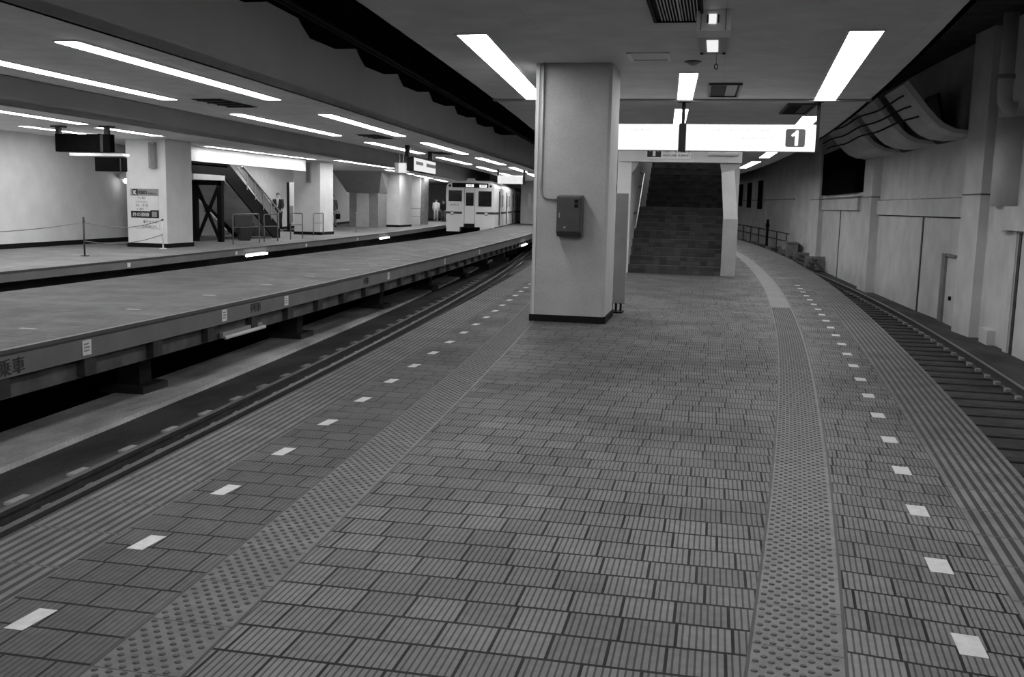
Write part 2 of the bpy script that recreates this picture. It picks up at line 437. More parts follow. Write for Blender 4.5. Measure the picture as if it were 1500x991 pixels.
def sleepers(fa, fb, y0, y1, label, grp, mat, ends=True):
    me = None; y = y0; src = None
    while y < y1:
        xa = fa(y); xb = fb(y)
        if src is None:
            src = MB().box(-(.95), .95, -.11, .11, ZB-.02, -1.155).build('sleeper', mat, bevel=.012)
            tag(src, label, 'sleeper', grp)
            for sx in (-.78, -.60, .60, .78):
                MB().box(sx-.045, sx+.045, -.06, .06, -1.156, -1.10).build('rail_fastener', M['mid'], src, bevel=.01)
            o = src
        else: o = copy_tree(src)
        o.location = ((xa+xb)/2, y, 0); o.rotation_euler = (0, 0, math.atan2(-((fa(y+.5)-fa(y-.5))), 1))
        y += .62
sleepers(LR0, LR1, 1.28, 36, 'concrete sleeper under the left track rails', 'left track sleepers', M['sleeper'])
sleepers(RR0, RR1, 1.8, 34, 'concrete sleeper under the right track rails', 'right track sleepers', M['sleeper'])
# pale sleeper blocks outside the left running rail
src = None
for i in range(34):
    y = 5.4+i*.92
    if src is None:
        src = MB().box(-.16, .16, -.13, .13, -.06, .01).build('sleeper_block', M['mid'], bevel=.02)
        tag(src, 'pale block on the ballast beside the left track rail', 'block', 'blocks beside the left track'); o = src
    else: o = copy_tree(src)
    o.location = (LR1(y)-.42, y, ZB+.02)

# ------------------------------------------------------------------ middle platform
mp = tag(strip(MF, MN, ys(Y0, 100), -.02, None, 0, -.27).build('floor', M['fascia']), 'middle island platform seen across the left track', 'platform', kind='structure')
strip(MF, lambda y: MN(y)-.02, ys(-4, 100), 0, 'b', 0, None).build('deck_paving', M['tileF'], mp)
strip(lambda y: MN(y)-.03, lambda y: MN(y)+.03, ys(Y0, 100), .002, None, 0, -.04).build('edge_lip', M['lip'], mp)
strip(lambda y: MN(y)-.32, lambda y: MN(y)-.12, ys(Y0, 100), -.27, None, 0, -.50).build('edge_beam', M['beam'], mp)
strip(lambda y: MF(y)+.2, lambda y: MF(y)+.4, ys(Y0, 100), -.27, None, 0, -.50).build('edge_beam', M['beam'], mp)
for i in range(32):
    y = 6.4+i*1.36
    MB().box(MN(y)-.14, MN(y)-.02, y-.1, y+.1, -.46, -.27).build('bracket', M['steel'], mp)
for i in range(10):
    y = 6.2+i*5.6
    m = MB(); m.box(MN(y)-1.35, MN(y)-1.0, y-.14, y+.14, ZB, -.27); m.box(MN(y)-1.5, MN(y)-.85, y-.3, y+.3, ZB, ZB+.16)
    m.build('support_post', M['void'], mp)
for i in range(24):
    y = 5+i*2.05; x = MN(y)-.75
    MB().box(x-.10, x+.10, y-.04, y+.04, 0, .003).build('marker_tile', M['mid'], mp)
tag(wallstrip(lambda y: MN(y)-1.7, ys(Y0, 100), ZB, -.27, -.1).build('wall_middle', M['hole']), 'dark support wall under the middle platform', 'wall', kind='structure')  # wall blackened to deepen the shade below the deck
# notices and stencilled text on the fascia
RX = (pi/2, 0, pi/2)
for k, (y, h) in enumerate([(9.03,.16),(12.17,.16),(14.33,.15),(20.1,.15),(25.9,.15),(31.7,.15)]):
    ang = math.atan(-(MN(y+.5)-MN(y-.5)))
    n = tag(MB().box(-.004, .004, -.075, .075, -h/2, h/2).build('notice_plate', M['notice']),
        'small white notice on the middle platform edge, number %s from the camera' % ('one','two','three','four','five','six')[k], 'notice', 'edge notices')
    n['label'] = ['white notice plate on the middle platform edge, closest to the stencilled lettering',
        'white notice plate on the middle platform edge, above the unlit tube lamp',
        'white notice plate on the middle platform edge, just past the worn square stencil',
        'tiny white notice on the middle platform edge, fourth from the camera',
        'tiny white notice on the middle platform edge, fifth from the camera',
        'tiny white notice on the middle platform edge, farthest of six'][k]
    n.location = (MN(y)+.005, y, -.155); n.rotation_euler = (0, 0, ang)
    for j, zz in enumerate((.03, -.005, -.04)):
        t = MB().box(.004, .0055, -.055, .03+.02*(j % 2), zz, zz+.018).build('printed_line', M['mid']); t.parent = n
text('特別乗車', .175, M['paint'], mp, (MN(7.3)+.008, 7.30, -.235), (pi/2, 0, pi/2+.022), 'stencil_lettering', .74)
text('列車', .15, M['paint'], mp, (MN(13.0)+.008, 13.0, -.20), (pi/2, 0, pi/2+.03), 'stencil_lettering', .36)
text('列車', .15, M['paint'], mp, (MN(18.3)+.01, 18.3, -.20), (pi/2, 0, pi/2+.05), 'stencil_lettering', .36)
def under_lamp(f, y0, y1, z, mat, label, dx=.06):
    e = empty('tube_lamp', (f(y0)+dx, y0, z), label, 'lamp', 'tube lamps under the platform edges')
    a = (f(y0)+dx, y0, z); b = (f(y1)+dx, y1, z)
    MB().tube([a, b], .027, 10).build('tube', mat, e, True)
    MB().bar((a[0]-.06, a[1], z+.03), (b[0]-.06, b[1], z+.03), .05, .08).build('housing', M['mid'], e)
    return e
under_lamp(MN, 12.2, 13.5, -.47, M['pale'], 'unlit tube lamp under the middle platform edge', 0)
under_lamp(MN, 43.3, 45.6, -.42, M['tube'], 'lit tube lamp under the far end of the middle platform edge')
under_lamp(FN, 26.3, 27.9, -.23, M['tube'], 'lit tube lamp under the far platform edge below the railings')
under_lamp(FN, 41.6, 43.4, -.22, M['tube'], 'lit tube lamp under the far platform edge short of the train')

# ------------------------------------------------------------------ far platform and its back wall
fp = tag(strip(lambda y: BW(y)-.4, FN, ys(Y0, 100), -.02, None, 0, -.2).build('floor', M['fascia']), 'far platform with stairs, pillars and railings', 'platform', kind='structure')
strip(lambda y: BW(y)-.4, lambda y: FN(y)-.03, ys(-4, 100), 0, 'b').build('deck_paving', M['tileP'], fp)
strip(lambda y: FN(y)-.06, lambda y: FN(y)+.02, ys(Y0, 100), .003, None, 0, -.03).build('edge_lip', M['nosing'], fp)
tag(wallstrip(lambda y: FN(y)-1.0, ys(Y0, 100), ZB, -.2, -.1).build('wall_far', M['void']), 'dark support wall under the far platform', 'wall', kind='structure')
for k, y in enumerate((19.85, 25.7, 31.6, 38)):
    n = MB().box(-.004, .004, -.06, .06, -.05, .05).build('notice_plate', M['notice'])
    tag(n, ['tiny white notice on the far platform edge below the striped-text pillar', 'tiny white notice on the far platform edge left of the lit tube lamp',
            'tiny white notice on the far platform edge right of the lit tube lamp', 'tiny white notice on the far platform edge, the farthest one'][k], 'notice', 'edge notices')
    n.location = (FN(y)+.006, y, -.12)
bw = tag(wallstrip(BW, ys(Y0, 60), 0, 3.03, -.25).build('wall_back', M['white']), 'white back wall of the far platform', 'wall', kind='structure')
tag(wallstrip(lambda y: BW(y)+.03, ys(Y0, 60), 0, .13, -.03).build('baseboard_back', M['base']), 'black skirting along the white back wall', 'baseboard', kind='structure')
tag(wallstrip(BW, ys(60, 100), 0, 3.03, -.25).build('wall_back_end', M['white']), 'white back wall beyond the train', 'wall', kind='structure')

tag(MB().box(-40, -19.5, 86, 86.3, 0, 3.03).build('wall_far_end', M['white']), 'white end wall of the far platform seen past the train', 'wall', kind='structure')
# ------------------------------------------------------------------ ceilings
def ceil(name, fa, fb, Y, z, th, mat, label, cat='ceiling'):
    return tag(strip(fa, fb, Y, z+th, None, 0, z).build(name, mat), label, cat, kind='structure')
ceil('ceiling', EL, lambda y: ER(y)+.04, ys(Y0, 21.7), ZC, .12, M['ceil'], 'panelled ceiling over the near platform')
ceil('ceiling', lambda y: .47, lambda y: ER(y)+.04, ys(21.7, 75), ZC, .12, M['ceil'], 'panelled ceiling to the right of the near stairs')
ceil('ceiling', EL, lambda y: -2.2, ys(21.7, 75), ZC, .12, M['ceil'], 'panelled ceiling to the left of the near stairs')
ceil('ceiling', CL, CR, ys(Y0, 100), ZC, .12, M['ceilm'], 'panelled ceiling over the middle platform')
ceil('ceiling', lambda y: BW(y)-.25, FN, ys(Y0, 100), 3.03, .12, M['ceilf'], 'pale ceiling over the far platform')
def fasc(name, f, Y, z0, z1, th, label):
    return tag(wallstrip(f, Y, z0, z1, th).build(name, M['fasc']), label, 'fascia', kind='structure')
fasc('wall_fascia_middle', lambda y: CR(y)-.06, ys(Y0, 100), ZC, 5.3, .06, 'smooth grey fascia above the middle platform ceiling edge')
fasc('wall_fascia_inner', CL, ys(Y0, 100), ZC, 5.3, .06, 'grey fascia above the middle ceiling facing the far platform')
fasc('wall_fascia_far', lambda y: FN(y)-.06, ys(Y0, 100), 3.03, 5.3, .06, 'grey fascia above the far platform ceiling edge')
fasc('wall_fascia_near', EL, ys(Y0, 75), ZC, 5.3, .06, 'fascia above the left edge of the near ceiling')
fasc('wall_fascia_right', lambda y: ER(y)-.02, ys(Y0, 75), ZC, 5.3, .06, 'fascia above the right edge of the near ceiling')
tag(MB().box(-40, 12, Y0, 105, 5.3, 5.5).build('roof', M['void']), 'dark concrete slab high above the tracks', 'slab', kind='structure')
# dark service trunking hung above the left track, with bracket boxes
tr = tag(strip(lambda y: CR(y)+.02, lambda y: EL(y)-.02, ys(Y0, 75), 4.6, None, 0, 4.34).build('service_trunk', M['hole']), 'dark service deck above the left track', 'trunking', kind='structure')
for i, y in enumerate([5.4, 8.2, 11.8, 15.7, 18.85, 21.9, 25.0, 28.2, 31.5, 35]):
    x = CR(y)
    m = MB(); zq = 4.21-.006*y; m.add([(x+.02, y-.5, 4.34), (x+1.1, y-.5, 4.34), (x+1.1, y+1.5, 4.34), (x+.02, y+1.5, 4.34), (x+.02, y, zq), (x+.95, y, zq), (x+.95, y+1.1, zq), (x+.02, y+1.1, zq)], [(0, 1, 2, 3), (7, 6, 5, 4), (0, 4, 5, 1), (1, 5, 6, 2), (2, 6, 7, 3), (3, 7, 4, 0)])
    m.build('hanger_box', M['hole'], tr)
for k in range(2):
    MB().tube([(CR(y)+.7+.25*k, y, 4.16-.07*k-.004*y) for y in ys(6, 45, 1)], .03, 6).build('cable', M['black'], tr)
# shallow joint beam across the near ceiling
tag(MB().box(EL(16)+.05, ER(16), 15.9, 16.03, ZC-.03, ZC).build('trim_1', M['mid']), 'shallow joint strip across the near ceiling', 'trim', kind='structure')

# ------------------------------------------------------------------ ceiling strip lights
ORD = ['first','second','third','fourth','fifth','sixth','seventh','eighth']
def strip_light(x0, y0, x1, y1, w, z, mat, label, grp, halves=2, drop=.010):
    e = empty('ceiling_light', ((x0+x1)/2, (y0+y1)/2, z), label, 'ceiling light', grp)
    for h in range(halves):
        t0, t1 = h/halves+(.004 if h else 0), (h+1)/halves-(.004 if h < halves-1 else 0)
        xa, ya = x0+(x1-x0)*t0, y0+(y1-y0)*t0; xb, yb = x0+(x1-x0)*t1, y0+(y1-y0)*t1
        P = [(xa-w/2, ya), (xa+w/2, ya), (xb+w/2, yb), (xb-w/2, yb)]
        MB().add([(p[0], p[1], z-drop) for p in P]+[(p[0], p[1], z) for p in P],
                 [(3,2,1,0),(0,1,5,4),(1,2,6,5),(2,3,7,6),(3,0,4,7)]).build('diffuser', mat, e)
    m = MB(); g = .02
    for sx in (-1, 1): m.bar((x0+sx*(w/2+g/2), y0, z-.008), (x1+sx*(w/2+g/2), y1, z-.008), g, .016)
    for x, y in ((x0, y0), (x1, y1)): m.box(x-w/2-g, x+w/2+g, y-.015, y+.015, z-.016, z)
    m.build('frame', M['pale'], e)
    return e
for i in range(6):
    y = 9.93-8.7*(1)+8.7*i
    if y > 50: break
    lab = 'strip light along the right edge of the near platform ceiling, ' + ['above the camera','the nearest one in view','just beyond the number sign','third in view','fourth in view','fifth in view'][i]
    strip_light(ER(y)-.69, y, ER(y+6.1)-.68, y+6.1, .31, ZC, M['lamp'], lab, 'right row of near platform lights')
for i in range(6):
    y = 9.85-8.7+8.7*i
    lab = 'left-edge strip light of the near platform ceiling, ' + ['above the camera','beside the square pillar','behind the pillar','third beyond the pillar','fourth beyond the pillar','fifth beyond the pillar'][i]
    strip_light(EL(y)+.77, y, EL(y+6.0)+.77, y+6.0, .31, ZC, M['lamp'], lab, 'left row of near platform lights')
for i, (xa, ya, xb, yb) in enumerate([(-.43,12.81,-.58,15.88),(-.68,17.4,-.84,20.5),(-.2,3.6,-.25,6.7)]):
    strip_light(xa, ya, xb, yb, .23, ZC, M['lamp'], ['short ceiling light in front of the backlit signs', 'short ceiling light behind the backlit signs', 'short ceiling light above the camera'][i], 'short central lights', 1)
for i in range(9):
    y = 9.95-17.4+8.7*i
    strip_light(CR(y)-.76, y, CR(y+6)-.76, y+6, .27, ZC, M['lampf'], 'right-row strip light over the middle platform, ' + (ORD[i-2]+' in view' if i >= 2 else ['behind the camera', 'abreast of the camera'][i]), 'right row of middle platform lights', 2, .022)
    strip_light(CL(y)+.95, y, CL(y+6)+.95, y+6, .27, ZC, M['lampf'], 'left-row strip light over the middle platform, ' + (ORD[i-2]+' in view' if i >= 2 else ['behind the camera', 'abreast of the camera'][i]), 'left row of middle platform lights', 2, .022)
for i, (xa, ya, xb, yb) in enumerate([(-13.0, 6.0, -13.3, 12.4), (-13.45, 13.5, -14.1, 19.9), (-14.35, 20.85, -14.55, 23.7), (-14.85, 36.8, -15.3, 44.9), (-16.3, 47.0, -17.2, 54.0), (-17.6, 56.0, -18.7, 63.0), (-19.0, 65.0, -20.2, 72.0)]):
    strip_light(xa, ya, xb, yb, .30, 3.03, M['lampf'], 'strip light along the front of the far platform ceiling, '+ORD[i]+' from the left', 'front row of far platform lights')
for i, (ya, yb) in enumerate(((12.0, 18.0), (20.5, 24.0), (37.6, 42.5), (63, 70))):
    strip_light(BW(ya)+1.75, ya, BW(yb)+1.75, yb, .26, 3.03, M['lampf'], 'strip light along the back of the far platform ceiling, '+ORD[i]+' from the left', 'back row of far platform lights')

# ------------------------------------------------------------------ ceiling fittings over the near platform
def vent(x0, x1, y0, y1, label, split=.55, sh=-.02):
    e = empty('ceiling_vent', ((x0+x1)/2, (y0+y1)/2, ZC), label, 'vent', 'ceiling vents')
    MB().box(x0, x1, y0, y1, ZC-.012, ZC-.004, sh).build('opening', M['black'], e)
    m = MB(); g = .03
    m.box(x0-g, x0, y0-g, y1+g, ZC-.03, ZC, sh); m.box(x1, x1+g, y0-g, y1+g, ZC-.03, ZC, sh)
    m.box(x0, x1, y0-g, y0, ZC-.03, ZC); m.box(x0+sh*(y1-y0), x1+sh*(y1-y0), y1, y1+g, ZC-.03, ZC)
    m.build('frame', M['darkg'], e)
    MB().box(x0+(x1-x0)*split, x1-.03, y0+.06, y1-.1, ZC-.022, ZC-.01, sh).build('damper_panel', M['boxg'], e)
    return e
vent(-.16, .23, 13.95, 15.4, 'dark ceiling vent with a grey damper beside the short central light')
vent(1.06, 1.46, 16.55, 18.1, 'dark ceiling vent with a grey damper above the number sign')
def hatch(x0, x1, y0, y1, label):
    m = MB(); z0, z1 = ZC-.01, ZC+.004
    e = empty('access_hatch', ((x0+x1)/2, (y0+y1)/2, ZC), label, 'hatch')
    m.box(x0, x1, y0, y0+.012, z0, z1); m.box(x0, x1, y1-.012, y1, z0, z1); m.build('edge_trim', M['sideup'], e)
    n = MB(); n.box(x0, x0+.045, y0, y1, z0-.004, z1); n.box(x1-.045, x1, y0, y1, z0-.004, z1); n.build('end_bracket', M['pale'], e)
    MB().box(x0+.045, x1-.045, y0+.012, y1-.012, z1-.006, z1).build('panel', M['ceilf'], e)
hatch(-1.08, -.60, 11.2, 11.75, 'narrow ceiling access hatch with two bright end brackets')
g = empty('air_grille', (-.35, 8.7, ZC), 'black slatted air grille beside the hanging speaker board', 'grille')
MB().box(-.62, -.22, 8.0, 9.24, ZC-.012, ZC-.002).build('backing', M['black'], g)
m = MB(); m.box(-.65, -.62, 7.97, 9.27, ZC-.035, ZC); m.box(-.62, -.22, 9.24, 9.27, ZC-.035, ZC); m.box(-.62, -.22, 7.97, 8.0, ZC-.035, ZC); m.box(-.22, -.20, 7.97, 9.27, ZC-.035, ZC)
m.build('frame', M['black'], g)
for i in range(13):
    x = -.575+i*.027
    MB().box(x, x+(.014 if i == 6 else .007), 8.02, 9.22, ZC-.028, ZC-.012).build('slat', M['notice'] if i == 6 else M['pale'], g)
s = empty('speaker_board', (-.1, 9.0, ZC-.2), 'pale hanging board with a small lit lamp on its face, at the ceiling', 'board')
MB().box(-.255, .04, 8.85, 9.2, 2.975, ZC).build('casing', M['white'], s, bevel=.006)
MB().box(-.15, -.085, 8.842, 8.852, 3.035, 3.115).build('lamp_window', M['small'], s)
MB().box(-.165, -.15, 8.84, 8.852, 3.04, 3.11).build('shutter', M['darkg'], s); MB().box(-.075, -.06, 8.84, 8.852, 3.04, 3.11).build('shutter', M['darkg'], s)
for x in (-.215, -.005): MB().tube([(x, 8.843, 2.98), (x, 8.843, ZC)], .003, 6).build('rod', M['darkg'], s)
p = empty('ceiling_plate', (-.12, 10.5, ZC), 'grey ceiling plate with four bolts, a pale square lamp and pull ring', 'ceiling plate')
MB().box(-.27, .02, 9.80, 11.2, ZC-.03, ZC).build('plate', M['mid'], p, bevel=.005)
MB().box(-.185, -.07, 10.25, 10.95, ZC-.04, ZC-.028).build('lens', M['small'], p)
for x, y in ((-.245, 9.95), (-.005, 9.95), (-.245, 11.08), (-.01, 11.08)): MB().disc((x, y, ZC-.035), .018, .02, 'z', 10).build('bolt', M['black'], p)
MB().tube([(-.085, 11.0, ZC-.03), (-.085, 11.0, ZC-.16)], .0035, 6).build('cord', M['darkg'], p)
MB().tube([(-.085+.016*sin(t), 11.0, ZC-.185-.028*cos(t)) for t in [2*pi*k/14 for k in range(15)]], .006, 6, False).build('pull_ring', M['black'], p)
d = empty('smoke_detector', (-.36, 11.9, ZC), 'small round smoke detector on the near ceiling', 'detector')
MB().tube([(-.36, 11.9, ZC), (-.36, 11.9, ZC-.025), (-.36, 11.9, ZC-.045)], [.075, .07, .03], 16).build('head', M['mid'], d, True)
MB().disc((-.36, 11.9, ZC-.003), .1, .008, 'z', 18).build('mount', M['darkg'], d)
for i, (x, y) in enumerate([(CL(16.6)+1.7, 16.6), (CL(25)+1.9, 25.0), (CL(33)+1.7, 33)]):
    e = empty('ceiling_vent', (x, y, ZC), 'dark vent in the middle platform ceiling, '+['nearest of three','second of three','farthest of three'][i], 'vent', 'ceiling vents')
    MB().box(x-.28, x+.28, y-.7, y+.7, ZC-.012, ZC-.002).build('opening', M['black'], e)
    for k in range(4): MB().box(x-.26, x+.26, y-.55+k*.36, y-.5+k*.36, ZC-.03, ZC-.01).build('louvre', M['darkg'], e)

# ------------------------------------------------------------------ square pillar of the near platform
pl = tag(MB().prism([(-2.236, 11.95), (-1.34, 11.95), (-1.306, 11.985), (-1.306, 12.92), (-2.236, 12.92)], 'z', 0, ZC).build('pillar', M['pillar'], bevel=.006),
         'square speckled pillar carrying a dark cabinet on the near platform', 'pillar', kind='structure')
MB().prism([(-2.25, 11.935), (-1.335, 11.935), (-1.29, 11.98), (-1.29, 12.935), (-2.25, 12.935)], 'z', 0, .085).build('skirting', M['base'], pl)
MB().bar((-2.205, 11.945, .085), (-2.205, 11.945, ZC), .03, .012, (0, 1, 0)).build('corner_guard', M['sideup'], pl)
cb = empty('wall_cabinet', (-1.74, 11.95, 1.34), 'dark grey metal cabinet hung on the square pillar', 'cabinet')
MB().prism([(11.95, 1.07), (11.95, 1.575), (11.74, 1.56), (11.74, 1.125), (11.80, 1.07)], 'x', -1.905, -1.60).build('body', M['boxg'], cb, bevel=.008)
MB().box(-1.885, -1.62, 11.728, 11.742, 1.135, 1.545).build('door', M['boxg'], cb, bevel=.004)
for zz in (1.50, 1.445): MB().box(-1.685, -1.64, 11.722, 11.73, zz-.02, zz+.02).build('indicator', M['black'], cb)
MB().box(-1.875, -1.858, 11.72, 11.73, 1.30, 1.36).build('latch', M['mid'], cb)
MB().disc((-1.80, 11.727, 1.185), .014, .006, 'y', 12).build('badge', M['mid'], cb)
c = [(-2.14, 11.93, ZC), (-2.14, 11.93, 1.66), (-2.13, 11.93, 1.60), (-2.10, 11.93, 1.55), (-2.05, 11.93, 1.528), (-1.9, 11.93, 1.52)]
tag(MB().tube(c, .014, 8).build('conduit_pipe', M['mid'], smooth=True), 'thin conduit running down the square pillar into the cabinet', 'pipe')
# standing board behind the pillar
b = empty('standing_board', (-1.3, 13.4, 0), 'plain grey standing board with short legs behind the square pillar', 'board')
MB().box(-1.62, -1.18, 13.35, 13.41, .12, 1.63).build('panel', M['mid'], b, bevel=.006)
for x in (-1.55, -1.36, -1.30, -1.235):
    MB().box(x-.012, x+.012, 13.34, 13.42, 0, .13).build('leg', M['black'], b)
MB().box(-1.6, -1.2, 13.25, 13.5, 0, .02).build('foot', M['black'], b)

# ------------------------------------------------------------------ stairs of the near platform
SY = 21.7; rise = .183; run = .30
st = empty('staircase', (-.85, SY, 0), 'dark tiled staircase rising behind the backlit signs', 'staircase', kind='thing')
yy = SY; z = 0
for i in range(22):
    d = run if i != 7 else 2.7
    tr_ = MB().box(-1.87, .15, yy, yy+d+.02, max(0, z-.25) if i else 0, z+rise).build('step', M['stairR'], st)
    MB().box(-1.86, .14, yy-.012, yy+.03, z+rise-.012, z+rise+.003).build('nosing', M['nosing'], tr_)
    yy += d; z += rise
ye = yy
sw = MB().prism([(.15, 0), (.45, 0), (.455, 1.235), (.33, 2.27), (.06, 2.22), (.15, 1.235)], 'y', SY-.1, SY+.25).build('side_wall', M['sideup'], st)
MB().prism([(.145, 0), (.455, 0), (.46, 1.235), (.145, 1.235)], 'y', SY-.11, SY-.095).build('dado', M['sidelo'], sw)
MB().box(.15, .45, SY+.2, ye, 0, 5.2).build('side_wall', M['sidelo'], st)
MB().box(-2.17, -1.87, SY+2.2, ye, 0, 5.2).build('side_wall', M['sidelo'], st)
w2 = MB().box(-2.17, -1.87, SY-.1, SY+2.2, 0, 2.43).build('side_wall', M['sideup'], st)
MB().prism([(.06, 2.22), (.33, 2.27), (.47, 2.43), (.02, 2.43)], 'y', SY-.05, SY+.25).build('gusset', M['sidelo'], st)
MB().prism([(-2.16, 2.43), (-1.85, 2.19), (-1.7, 2.43)], 'y', SY-.08, SY+.25).build('gusset', M['sidelo'], st)
MB().box(-2.2, .47, ye-.1, ye+.1, 2.5, 5.2).build('end_wall', M['void'], st)
hr = MB().tube([(-1.77, 21.95, .98), (-1.77, 22.1, 1.03), (-1.77, 24.05, 2.25), (-1.85, 24.15, 2.28)], .022, 10).build('handrail', M['chrome'], st, True)
for yb, zb in ((22.6, 1.33), (23.6, 1.95)): MB().tube([(-1.77, yb, zb), (-1.87, yb, zb-.03)], .012, 8).build('bracket', M['darkg'], hr)
strip_light(-.85, 26.2, -.85, 30.2, .25, 5.18, M['lamp'], 'strip light on the stairwell ceiling, hidden behind the lintel', 'stairwell lights', 1)
MB().box(-2.2, .47, SY+.2, ye, 5.2, 5.3).build('well_ceiling', M['ceilf'], st)
MB().box(-1.9, .2, SY-.05, SY+.15, 3.0, 5.2).build('well_front', M['ceilf'], st)
lt = tag(MB().box(-2.17, .475, SY-.12, SY+.2, 2.43, ZC+.1).build('lintel', M['sideup']), 'pale lintel over the dark staircase with a directions sign', 'lintel', kind='structure')
sg = empty('direction_sign', (-1.1, SY-.13, 2.6), 'small directions sign on the lintel over the staircase', 'sign')
MB().box(-1.56, -.6, SY-.135, SY-.12, 2.50, 2.86).build('panel', M['notice'], sg)
MB().box(-1.54, -1.24, SY-.142, SY-.134, 2.53, 2.83).build('arrow_square', M['ink'], sg)
MB().prism([(-1.42, 2.55), (-1.36, 2.55), (-1.36, 2.70), (-1.30, 2.64), (-1.30, 2.71), (-1.39, 2.80), (-1.48, 2.71), (-1.48, 2.64), (-1.42, 2.70)], 'y', SY-.148, SY-.14).build('arrow', M['notice'], sg)
text('京王線・地下鉄連絡口', .13, M['ink'], sg, (-1.20, SY-.137, 2.645), (pi/2, 0, 0), 'lettering', .58, .003)
text('KEIO LINE  SUBWAY', .06, M['ink'], sg, (-1.19, SY-.137, 2.55), (pi/2, 0, 0), 'lettering', .57, .001)
lf = empty('lintel_light', (.1, SY-.16, 2.6), 'slim white light fitting mounted on the staircase lintel', 'light')
MB().prism([(SY-.12, 2.58), (SY-.12, 2.66), (SY-.2, 2.66), (SY-.22, 2.62), (SY-.2, 2.58)], 'x', -.25, .40).build('housing', M['pale'], lf, bevel=.004)
MB().box(.02, .12, SY-.225, SY-.2, 2.62, 2.68).build('lamp_holder', M['white'], lf)

# ------------------------------------------------------------------ backlit signs on the near platform
def backlit(x0, x1, label):
    e = empty('backlit_sign', ((x0+x1)/2, 16.12, 2.78), label, 'sign', 'backlit signs')
    MB().box(x0, x1, 16.12, 16.30, 2.365, 2.785).build('frame', M['pale'], e, bevel=.005)
    MB().box(x0+.008, x1-.008, 16.11, 16.122, 2.372, 2.778).build('face', M['sign'], e)
    return e
s1 = backlit(-.545, 1.462, 'backlit platform sign with the number 1 in a dark square')
s2 = backlit(-2.75, -.66, 'backlit platform sign half hidden by the square pillar')
m = MB()
def rrect(x0, x1, z0, z1, r, n=4):
    out = []
    for cx, cz, a in ((x1-r, z1-r, 0), (x0+r, z1-r, 90), (x0+r, z0+r, 180), (x1-r, z0+r, 270)):
        for k in range(n+1):
            t = radians(a+90*k/n); out.append((cx+r*cos(t), cz+r*sin(t)))
    return out
MB().prism(rrect(1.005, 1.30, 2.44, 2.715, .03), 'y', 16.104, 16.112).build('number_square', M['boxg'], s1)
MB().prism([(1.145, 2.462), (1.155, 2.455), (1.185, 2.455), (1.198, 2.465), (1.198, 2.69), (1.188, 2.70), (1.165, 2.70), (1.135, 2.665), (1.095, 2.635), (1.085, 2.62), (1.10, 2.60), (1.12, 2.60), (1.145, 2.615)], 'y', 16.098, 16.105).build('numeral', M['sign'], s1)
text('京王線 ・ 新宿方面 ・ 連絡', .06, M['faint'], s1, (-.24, 16.108, 2.665), (pi/2, 0, 0), 'lettering', 1.0)
text('新宿 ゆき', .05, M['faint'], s1, (.32, 16.108, 2.55), (pi/2, 0, 0), 'lettering', .5)
text('For Keio Line (Shinjuku)', .05, M['faint'], s1, (.09, 16.108, 2.43), (pi/2, 0, 0), 'lettering', .72)
text('京王線連絡口', .06, M['faint'], s2, (-1.58, 16.108, 2.665), (pi/2, 0, 0), 'lettering', .55)
text('to Keio Line', .05, M['faint'], s2, (-1.66, 16.108, 2.43), (pi/2, 0, 0), 'lettering', .35)
tag(MB().box(-.655, -.55, 16.13, 16.26, 2.355, 2.80).box(-.63, -.575, 16.17, 16.23, 2.80, ZC).box(-.70, -.50, 16.1, 16.3, ZC-.02, ZC).build('sign_hanger', M['black']), 'black hanger post between the two backlit signs', 'hanger', 'sign hangers')
tag(MB().box(1.465, 1.515, 16.17, 16.23, 2.36, ZC).box(1.42, 1.56, 16.1, 16.3, ZC-.02, ZC).build('sign_hanger', M['black']), 'black hanger post right of the number 1 sign', 'hanger', 'sign hangers')

# ------------------------------------------------------------------ right-hand wall beyond the track
T_WR = [(-14,4.9),(0,5.3),(14,5.62),(19.9,5.62),(25,5.55),(28,5.36),(33,5.16),(36.5,4.95),(43.7,4.72),(48,4.45),(55,3.55),(61.3,2.62),(65,2.1),(68,1.6),(80,-.8),(100,-5.5)]
def WR(y): return lerp(T_WR, y)
YW = [-14,0,14,19.9,22.5,25,28,30,33,36.5,40,43.7,46,48]
wr = tag(wallstrip(WR, YW, ZB, 5.3, .4).build('wall_right', M['wallr']), 'plastered wall with piers across the right track', 'wall', kind='structure')
YF = smooth([(48,4.4),(55,3.52),(61.3,2.6),(65,2.1),(68,1.6),(80,-.9),(100,-5.6)], 1)
def WF(y): return lerp(YF, y)
wf = tag(wallstrip(WF, ys(48, 100), ZB, 5.3, .4).build('wall_right_far', M['wallfar']), 'dark glossy far wall curving behind the stairs', 'wall', kind='structure')
def ledge(y0, y1, z0, z1, p, mat=None, name='lintel_band'):
    wallstrip(lambda y: WR(y)-p, ys(y0, y1, 1.5), z0, z1, p+.02).build(name, mat or M['wallr'], wr)
ledge(23.3, 33.3, 1.38, 1.82, .09); ledge(36.4, 45.2, 1.5, 1.93, .09); ledge(23.3, 33.3, 1.82, 1.845, .075, M['steelm'], 'shadow_joint'); ledge(36.4, 45.2, 1.93, 1.955, .075, M['steelm'], 'shadow_joint'); ledge(36.4, 45.2, 1.475, 1.5, .012, M['void'], 'shadow_joint')
ledge(14, 20.9, 1.17, 1.62, .22); ledge(14, 20.0, -1.15, 1.17, .06, None, 'bay_panel')
ledge(23.3, 33.3, 1.355, 1.38, .012, M['void'], 'shadow_joint')
for y, z1 in ((27.6, 1.37), (40.6, 1.48)):
    MB().box(WR(y)-.015, WR(y)+.02, y-.07, y+.07, -1.15, z1).build('groove', M['steel'], wr)
MB().box(WR(20.0)-.09, WR(20.0)+.02, 19.83, 20.1, -1.15, 1.17).build('pilaster', M['wallr'], wr)
